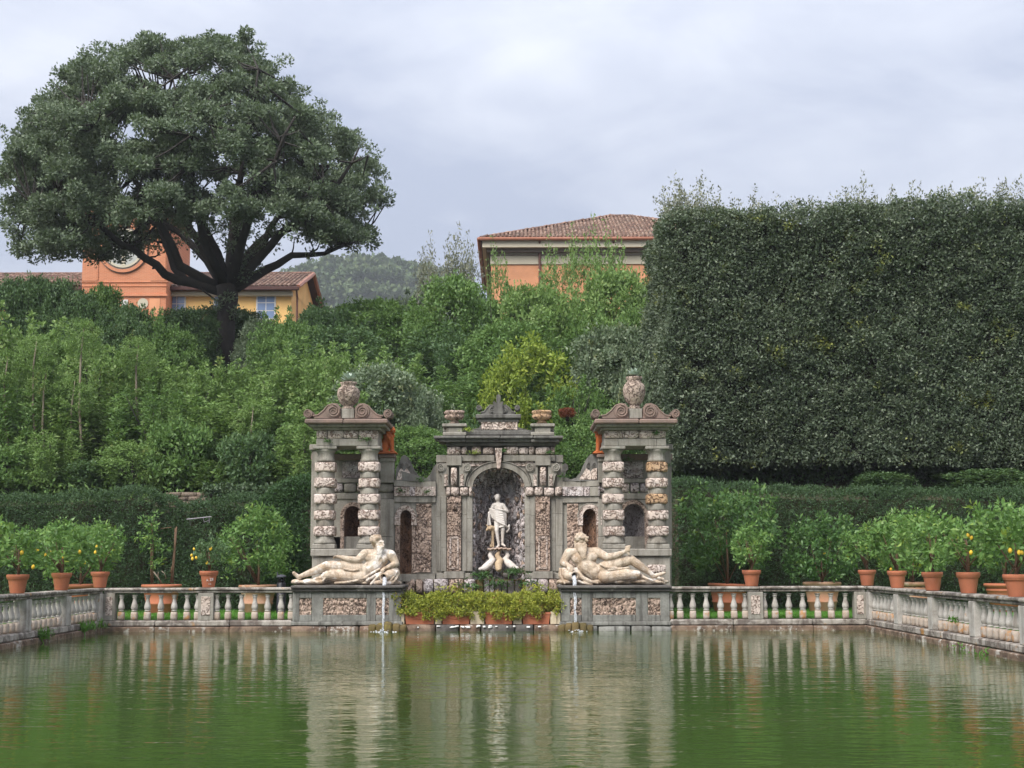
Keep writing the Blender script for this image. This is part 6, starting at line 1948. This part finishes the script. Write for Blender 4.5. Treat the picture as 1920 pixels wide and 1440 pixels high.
# large pots standing on the lawn
GB = 'large lemon trees in pots on the lawn'
for px, Y, ci, W_, H_, mat, pot, lab, dx, lf, tl, fr in (
        (150, 40.6, 0, 2.2, 1.75, L_LEMON, POTB, 'large potted lemon behind the left side pots', -.1, .05, 0, 3),
        (484, 41.0, 2, 2.2, 2.05, L_LEMON, POTBO, 'tall loose lemon tree in a large old pot left of the black bollard', -.1, .1, 0, 0),
        (1364, 41.0, 0, 2.75, 2.65, L_LEMOND, POTB, 'largest dark lemon tree on the lawn, in a tilted pot right of the facade', .02, .1, 2.2, 1),
        (1541, 41.0, 1, 1.85, 1.95, L_LEMOND, POTBO, 'squarish dense lemon tree in a large weathered pot near the right corner', -.02, -.05, 0, 2),
        (1712, 41.5, 2, 2.0, 1.9, L_LEMON, POTBO, 'large potted lemon half hidden behind the right side pots', 0, .1, 0, 1),
        (1885, 40.5, 0, 1.9, 1.9, L_LEMOND, POTB, 'large potted lemon at the right edge behind the coping', .2, .1, 0, 1)):
    c = P(px, 1095, Y)
    lemon_tree(lab, c.x, Y, LAWN_Z, W_, H_, LB[ci], mat, pot, SOILB, .80, fr, px * 3, GB, lf, dx, None, tl)
# the sparse one with its cane supports
Y = 40.8; c = P(303, 1095, Y)
root, po = None, None
root = thing('potted_lemon_tree', 'sparse lemon tree with bare canes in a large pot on the lawn', 'potted plant', (c.x, Y, LAWN_Z), GB)
link('pot', POTB, root, (c.x, Y, LAWN_Z)); link('soil', SOILB, root, (c.x, Y, LAWN_Z))
z3 = zm(240, 900, 6.857, Y)
for pts, r_ in (([(300, 1330), (295, 1100), (300, 900), (290, 700)], .02), ([(322, 1330), (318, 1000), (325, 800), (300, 560)], .016), ([(552, 1325), (580, 1050), (600, 850), (610, 620)], .022), ([(575, 1325), (590, 1100), (612, 820), (625, 600)], .02), ([(545, 1200), (570, 1100)], .016)):
    MB().tube([z3(*p) for p in pts], r_, 6).build('cane', BARKB, root, True)
for pts, r_ in (([(430, 1325), (385, 1250), (330, 1180)], .022), ([(385, 1250), (390, 1180)], .015), ([(490, 1270), (470, 1200), (430, 1170)], .014)):
    MB().tube([z3(*p) for p in pts], r_, 6).build('stem', BARKP, root, True)
MB().tube([z3(420, 625), z3(560, 608)], .01, 5).build('tie_rod', BARKB, root)
cs = [z3(x, y, random.uniform(-.1, .1)) for x, y in ((200, 510), (290, 530), (370, 440), (340, 580), (130, 740), (240, 700), (340, 660), (180, 800), (280, 780), (350, 790), (200, 870), (290, 860), (430, 860), (480, 880), (400, 1060), (350, 1090), (430, 1040), (320, 1060), (265, 610), (300, 740))]
link('crown', clumps(cs, [.12] * 20, [15] * 20, .13, .062, L_LEMON, 'crown', 120, .1, 1, .2), root)
ir = thing('wall_bracket', 'thin grey iron bracket sticking out above the sparse lemon tree', 'bracket', z3(600, 480, 2.0))
MB().tube([z3(560, 482, 1.9), z3(740, 465, 1.85), z3(905, 447, 1.8)], .018, 6).build('arm', IRON, ir)
for pts in ([(870, 450, 1.82), (872, 530, 1.82)], [(790, 460, 1.84), (800, 520, 1.84), (860, 500, 1.82)], [(600, 480, 1.9), (600, 560, 2.0)]):
    MB().tube([z3(*p) for p in pts], .013, 5).build('brace', IRON, ir)

# black bollard with a domed lid
Y = 40.0; c = P(527.5, 1100, Y); s_ = Y / F
bo = thing('bollard', 'black bollard with a domed lid behind the balustrade, beside the left statue', 'bollard', (c.x, Y, LAWN_Z))
zq = lambda y: P(527, y, Y).z
MB().lathe(c.x, Y, [(.15, LAWN_Z), (.15, LAWN_Z + .04), (.125, LAWN_Z + .06), (.125, zq(1093)), (.11, zq(1092))], 20).build('body', BLACK, bo, True)
MB().lathe(c.x, Y, [(.05, zq(1092)), (.05, zq(1083))], 12).build('neck', BLACK, bo, True)
for k in range(4):
    a_ = PI / 4 + PI / 2 * k
    MB().tube([(c.x + .105 * math.cos(a_), Y + .105 * math.sin(a_), zq(1092)), (c.x + .105 * math.cos(a_), Y + .105 * math.sin(a_), zq(1082))], .012, 5).build('strut', BLACK, bo)
MB().lathe(c.x, Y, [(.14, zq(1083)), (.142, zq(1081)), (.12, zq(1079)), (.07, zq(1077.6)), (.01, zq(1077))], 20).build('lid', BLACKTOP, bo, True)
MB().tube([(c.x - .11, Y, zq(1080)), (c.x - .115, Y, zq(1072))], .02, 6).build('knob', BLACKTOP, bo)

# ------------------------------------------------------------------ weeds, ferns and water plants
def tuft(name, label, cat, q, n, L, Wd, mat, R, seed, up=.8, group=None):
    rg = np.random.default_rng(seed)
    p = np.array(q) + rg.normal(size=(n, 3)) * np.array([R, R * .5, R * .25])
    d = rg.normal(size=(n, 3)) * .7; d[:, 2] += up; d[:, 1] -= .3
    return tag(link(name, leaves(name, p, d, L, Wd, mat, seed, None, .3)), label, cat, group)


for k, (px, py, Y, R, lab) in enumerate(((685, 823, 37.42, .10, 'weeds on the right end of the left tower frieze'), (617, 827, 37.42, .05, 'small weed on the left end of the left tower frieze'), (660, 842, 38.8, .16, 'dark weeds hanging behind the left tower capitals'),
        (750, 920, 38.95, .08, 'weeds at the outer end of the left curved band'), (801, 922, 39.2, .05, 'weed in the middle of the left curved band'), (790, 899, 39.1, .08, 'bright weed in the dip of the left scroll'), (888, 848, 39.3, .09, 'dry weeds on the central frieze left of the keystone'),
        (946, 845, 39.2, .04, 'small weed right of the keystone'), (1030, 848, 39.2, .05, 'small weed on the right end of the central frieze'), (1000, 800, 39.25, .09, 'weeds beside the right bowl pedestal'), (878, 806, 39.2, .08, 'orange dry moss left of the attic panel'),
        (1231, 812, 37.42, .05, 'small weed on the right tower frieze'), (1172, 862, 38.85, .11, 'green weed behind the right tower columns'), (1248, 872, 38.7, .08, 'weed beside the ochre block of the right tower'), (1057, 893, 39.3, .08, 'weed in the dip of the right scroll'), (1200, 842, 38.8, .12, 'weeds below the right tower architrave'))):
    tuft('weed_tuft', lab, 'weed', P(px, py, Y), int(500 * R) + 22, .085, .022, L_YELLOW if k in (6, 10) else L_FERN, R, 400 + k, .1, 'weeds on the facade')
for k, (px, py, n, R, lab) in enumerate(((905, 1075, 160, .16, 'fern clump left below the dolphins'), (965, 1068, 190, .13, 'fern clump right below the dolphins'), (990, 1090, 170, .15, 'dark fern clump at the right foot of the niche'), (880, 1095, 170, .15, 'dark fern clump at the left foot of the niche'), (935, 1090, 150, .16, 'fern clump in the middle below the dolphins'), (850, 1100, 110, .2, 'straggling plants left behind the planters'), (1010, 1100, 110, .2, 'straggling plants right behind the planters'))):
    tuft('fern', lab, 'fern', P(px, py + 5, 39.25 if k < 5 else 38.6), int(n * .75), .15, .035, L_FERN if k < 5 else L_GOLD, R, 430 + k, .4, 'ferns below the niche')
for k, (X, Y, n, R, lab) in enumerate(((XL + .08, 31.2, 60, .10, 'bright green tuft at the waterline, nearest on the left wall'), (XL + .06, 34.2, 50, .10, 'green tuft at the waterline, middle of the left wall'), (XL + .06, 34.9, 36, .07, 'small tuft at the waterline near the far left corner'), (XL + .06, 35.7, 24, .05, 'tiny plant at the far left corner of the pond'),
        (XR - .06, 28.2, 28, .14, 'floating weed by the right wall, farther clump'), (XR - .07, 26.8, 30, .14, 'floating weed by the right wall, nearer clump'), (XR - .0, 28.9, 44, .05, 'weed growing beside a post of the right balustrade'))):
    tuft('waterside_tuft', lab, 'weed', (X, Y, .10 if k < 4 else (.03 if k < 6 else .55)), n, .26 if k < 4 else .1, .035 if k < 4 else .03, L_GRASS, R, 450 + k, 1.2 if k < 4 else .2, 'tufts along the pond wall')

# ------------------------------------------------------------------ buildings on the hill
def tile_roof(name, parent, e0, e1, r0, r1, mat=TILE, pitch=.23, row=.42, seed=1, ridge=True):
    """Rows of half-round clay tiles between an eave line e0-e1 and a ridge line r0-r1 (the two may differ in length)."""
    e0, e1, r0, r1 = [np.array(q, float) for q in (e0, e1, r0, r1)]
    rg = np.random.default_rng(seed)
    Le = np.linalg.norm(e1 - e0); u = (e1 - e0) / Le
    mid_up = (r0 + r1) / 2 - (e0 + e1) / 2; mid_up = mid_up - u * (mid_up @ u); H = np.linalg.norm(mid_up); up = mid_up / H
    nr = np.cross(u, up)
    if nr[2] < 0: nr = -nr
    n = int(Le / pitch); m = int(H / row)
    # extents of each course along u
    ra, rb = (r0 - e0) @ u, (r1 - e0) @ u
    polys, rn = [], []
    k = 5
    for j in range(m + 1):
        s0 = j * row; s1 = min(s0 + row * 1.18, H); t = (s0 + s1) / 2 / H
        lo, hi = ra * t, Le + (rb - Le) * t
        for i in range(n):
            x = (i + .5) * pitch
            if not lo <= x <= hi: continue
            for concave in (0, 1):
                xx = x + concave * pitch * .5; w_ = pitch * (.36 if not concave else .30)
                rr0 = rg.random(); jit = rg.uniform(-.012, .012)
                pts = []
                for q in range(k + 1):
                    a = PI * q / k
                    hgt = (.085 * math.sin(a) if not concave else -.03 * math.sin(a)) + (.022 if not concave else .0) + jit
                    b = e0 + u * (xx - w_ * math.cos(a))
                    pts.append((b + up * s0 + nr * (hgt + .025), b + up * s1 + nr * hgt))
                for q in range(k): polys.append([pts[q][0], pts[q + 1][0], pts[q + 1][1], pts[q][1]]); rn.append(rr0)
    o = link(name, fastmesh(name, np.array(polys), 4, mat, np.array(rn)), parent)
    o['kind'] = 'stuff'
    MB().add([tuple(e0 - nr * .04), tuple(e1 - nr * .04), tuple(r1 - nr * .04), tuple(r0 - nr * .04)], [(0, 1, 2, 3)] if np.linalg.norm(r1 - r0) > .01 else [(0, 1, 2)]).build('roof_board', DARKEAVE, parent)
    return o


def ridge_tiles(parent, a, b, n, r_=.11):
    a, b = Vector(a), Vector(b)
    m = MB()
    for k in range(n): m.tube([a.lerp(b, k / n), a.lerp(b, (k + 1.08) / n)], [r_ * 1.05, r_ * .92], 8)
    o = m.build('ridge_tiles', TILE, parent); o['kind'] = 'stuff'
    return o


# the villa
YV = 82.0
V = thing('villa', 'apricot villa with a hipped clay tile roof behind the middle slope', 'building', P(1150, 700, YV + 6))
e0 = P(901, 446, YV); apex = P(1152, 405, YV + 8.0)
ez = e0.z
xr = 2 * apex.x - e0.x + 1.0
E0 = (e0.x, YV, ez); E1 = (xr, YV, ez); B0 = (e0.x, YV + 16, ez); B1 = (xr, YV + 16, ez)
A0 = (apex.x - .2, YV + 8, apex.z); A1 = (apex.x + .9, YV + 8, apex.z)
tile_roof('roof_tiles', V, E0, E1, A0, A1, seed=3)
tile_roof('roof_tiles', V, B0, E0, A0, A0, seed=4)
tile_roof('roof_tiles', V, E1, B1, A1, A1, seed=5)
ridge_tiles(V, E0, A0, 30); ridge_tiles(V, E1, A1, 30); ridge_tiles(V, A0, A1, 3); ridge_tiles(V, B0, A0, 30)
MB().tube([(e0.x - .05, YV - .12, ez - .08), (xr + .05, YV - .12, ez - .08)], .11, 8).build('gutter', GUTTER, V, True)
MB().tube([(e0.x - .1, YV - .12, ez - .08), (e0.x - .1, YV + 16, ez - .08)], .11, 8).build('gutter', GUTTER, V, True)
wx0 = P(921, 500, YV + .7).x; wx1 = 2 * apex.x - wx0 + 1
dz = lambda y: P(1050, y, YV).z
MB().box(e0.x + .1, xr - .1, YV + .02, YV + 15.9, dz(463), dz(446.8), .0).build('fascia', CREAMPL, V)
MB().box(wx0 - .25, wx1 + .25, YV + .35, YV + 15.6, dz(470), dz(463.2), 0).build('soffit_moulding', SOFFIT, V)
MB().box(e0.x + .3, xr - .3, YV + .3, YV + 15.7, dz(464.2) , dz(463.1), 0).build('soffit', SOFFIT, V)
MB().box(wx0 - .05, wx1 + .05, YV + .62, YV + 15.4, dz(491), dz(470.2), 0).build('frieze', CREAMPL, V)
MB().box(wx0 - .1, wx1 + .1, YV + .56, YV + 15.5, dz(475), dz(473), 0).build('frieze_moulding', SOFFIT, V)
MB().box(wx0, wx1, YV + .7, YV + 15.2, 12.0, dz(491.3), 0).build('wall', ORANGEPL, V)
for px in (1012, 1150):
    q = P(px, 480, YV + .3).x
    MB().tube([(q, YV - .1, dz(449)), (q, YV + .05, dz(455)), (q, YV + .5, dz(465)), (q, YV + .5, 12.5)], .07, 6).build('downpipe', PIPE, V)
    MB().tube([(q, YV - .15, dz(447)), (q, YV - .15, dz(430 if px > 1100 else 452))], .025, 5).build('lightning_rod', PIPE, V)
for px in (1010, 1075, 1140):
    q = P(px, 560, YV + .6).x
    w_ = MB().box(q - .6, q + .6, YV + .62, YV + .75, 13.2, 15.0, .02).build('window', SHUTW, V)
    MB().box(q - .5, q + .5, YV + .6, YV + .63, 13.3, 14.9, 0).build('pane', GLASS, w_)

# the long range with its brick front
YB = 86.0
Bd = thing('brick_building', 'long tiled range with a brick front and round window behind the oak', 'building', P(300, 700, YB + 5))
ezL = P(500, 541, YB).z; rzL = P(530, 514, YB + 6).z
xl, xrr = P(-90, 540, YB).x, P(562, 541, YB).x
tile_roof('roof_tiles', Bd, (xl, YB - .6, ezL), (xrr, YB - .6, ezL), (xl, YB + 6, rzL), (xrr, YB + 6, rzL), seed=6, pitch=.26)
tile_roof('roof_tiles', Bd, (xl, YB + 12.6, ezL), (xrr, YB + 12.6, ezL), (xl, YB + 6, rzL), (xrr, YB + 6, rzL), seed=7, pitch=.26)
ridge_tiles(Bd, (xl, YB + 6, rzL + .05), (xrr, YB + 6, rzL + .05), 60)
MB().box(xl, xrr - .5, YB, YB + 12, 12, ezL - .05, 0).build('wall', YELLOWPL, Bd)
MB().prism([(0, 0)], 0, 0) if False else None
gx = xrr - .5
MB().add([(gx, YB, ezL - .1), (gx, YB + 12, ezL - .1), (gx, YB + 6, rzL - .25), (gx - .3, YB, ezL - .1), (gx - .3, YB + 12, ezL - .1), (gx - .3, YB + 6, rzL - .25)], [(0, 1, 2), (3, 5, 4), (0, 3, 4, 1), (1, 4, 5, 2), (2, 5, 3, 0)]).build('gable', YELLOWPL, Bd)
for a, b in (((xrr, YB - .6, ezL), (xrr, YB + 6, rzL)), ((xrr, YB + 6, rzL), (xrr, YB + 12.6, ezL))):
    MB().tube([a, b], .13, 6).build('verge', GUTTER, Bd)
MB().box(xl, xrr + .05, YB - .75, YB - .5, ezL - .22, ezL + .0, .03).build('eaves', DARKEAVE, Bd)
MB().box(xl, xrr - .4, YB - .35, YB + .02, ezL - .5, ezL - .23, .02).build('cornice', CREAMPL, Bd)
q = P(557, 560, YB - .2).x
MB().tube([(q, YB - .45, ezL - .2), (q, YB - .15, ezL - .6), (q, YB - .15, 12.5)], .06, 6).build('downpipe', PIPE, Bd)
for a, b, t in ((480, 517, 551), (314, 348, 553), (30, 60, 560), (95, 125, 560), (400, 432, 552)):
    X0, X1, Z0, Z1 = ext(a, b, t, t + 48, YB - .06)
    w_ = MB().box(X0, X1, YB - .06, YB + .1, Z0, Z1, .01).build('window', SHUTW, Bd)
    nx_, nz_ = 2, 3
    for i in range(nx_):
        for j in range(nz_):
            pw, ph_ = (X1 - X0 - .12) / nx_, (Z1 - Z0 - .12) / nz_
            MB().box(X0 + .06 + pw * i + .03, X0 + .06 + pw * (i + 1) - .03, YB - .075, YB - .05, Z0 + .06 + ph_ * j + .03, Z0 + .06 + ph_ * (j + 1) - .03, 0).build('pane', GLASS, w_)
# brick front
YK = YB - 1.6
X0, X1, Z0, Z1 = ext(155, 313, 404, 600, YK)
Fr = MB().box(X0, X1, YK, YK + 6, 12, Z1, .02).build('brick_front', BRICK, Bd)
MB().box(X0 - .25, X1 + .25, YK - .3, YK + 6.2, Z1, Z1 + .35, .05).build('front_cornice', BRICK, Fr)
tile_roof('front_roof_tiles', Bd, (X0 - .4, YK - .4, Z1 + .36), (X1 + .4, YK - .4, Z1 + .36), ((X0 + X1) / 2 - .1, YK + 3, Z1 + 1.5), ((X0 + X1) / 2 + .1, YK + 3, Z1 + 1.5), seed=8)
for y0, y1, pr_ in ((528, 530, .05), (552, 556, .10), (536, 537.5, .04)):
    a = ext(155, 313, y0, y1, YK); MB().box(a[0] - .05, a[1] + .05, YK - pr_, YK + .1, a[2], a[3], .01).build('string_course', BRICK, Fr)
for a, b in ((156, 186), (284, 312)):
    e = ext(a, b, 405, 527, YK); MB().box(e[0], e[1], YK - .05, YK + .1, e[2], e[3], .01).build('brick_pilaster', BRICK, Fr)
c = P(232, 466, YK); k = YK / F
for r0_, r1_, mat, pr_, nm in ((34, 38, CREAMPL, .14, 'oculus_frame'), (38.2, 41, SOFFIT, .10, 'oculus_moulding'), (41.2, 47, BRICK, .12, 'oculus_ring'), (47.2, 48.5, SOFFIT, .07, 'oculus_outer_moulding')):
    n = 40
    o = [(c.x + r1_ * k * math.cos(2 * PI * i / n), c.z + r1_ * k * math.sin(2 * PI * i / n)) for i in range(n)]
    ii = [(c.x + r0_ * k * math.cos(2 * PI * i / n), c.z + r0_ * k * math.sin(2 * PI * i / n)) for i in range(n)]
    v = [(x, y, z) for ring in (o, ii) for y in (YK - pr_, YK + .1) for x, z in ring]
    fs = []
    for i in range(n):
        j = (i + 1) % n
        fs += [(i, j, 2 * n + j, 2 * n + i), (i, n + i, n + j, j), (2 * n + i, 2 * n + j, 3 * n + j, 3 * n + i)]
    MB().add(v, fs).build(nm, mat, Fr)
ow = MB().disc_y(c.x, c.z, 34 * k, YK - .03, YK + .05, 40).build('oculus_pane', OCULUSW, Fr)
MB().box(c.x - .1, c.x + .14, YK - .06, YK - .02, c.z - 33 * k, c.z - 6 * k, .0).build('oculus_mullion', CREAMPL, ow)
c = P(268, 569, YK)
MB().disc_y(c.x, c.z, 10 * k, YK - .04, YK + .02, 20).build('round_panel', CREAMPL, Fr)
e = ext(228, 240, 562, 592, YK)
w_ = MB().box(e[0], e[1], YK - .05, YK + .05, e[2], e[3], .01).build('window', SHUTW, Fr)
e = ext(280, 300, 560, 596, YK); MB().box(e[0], e[1], YK - .03, YK + .05, e[2], e[3], .01).build('panel', ORANGEPL, Fr)

# ------------------------------------------------------------------ the air between here and the far hill
hz, T = newmat('pale_haze')
pv = T.n('ShaderNodeVolumePrincipled', {'Color': (0.90, 0.94, 1.0, 1), 'Density': 0.00033, 'Anisotropy': 0.2})
T.n('ShaderNodeOutputMaterial', {'Volume': pv.outputs[0]})
hb = MB().box(-3050, 3050, -2050, 4050, -2.5, 165).build('haze', hz)
tag(hb, kind='stuff')
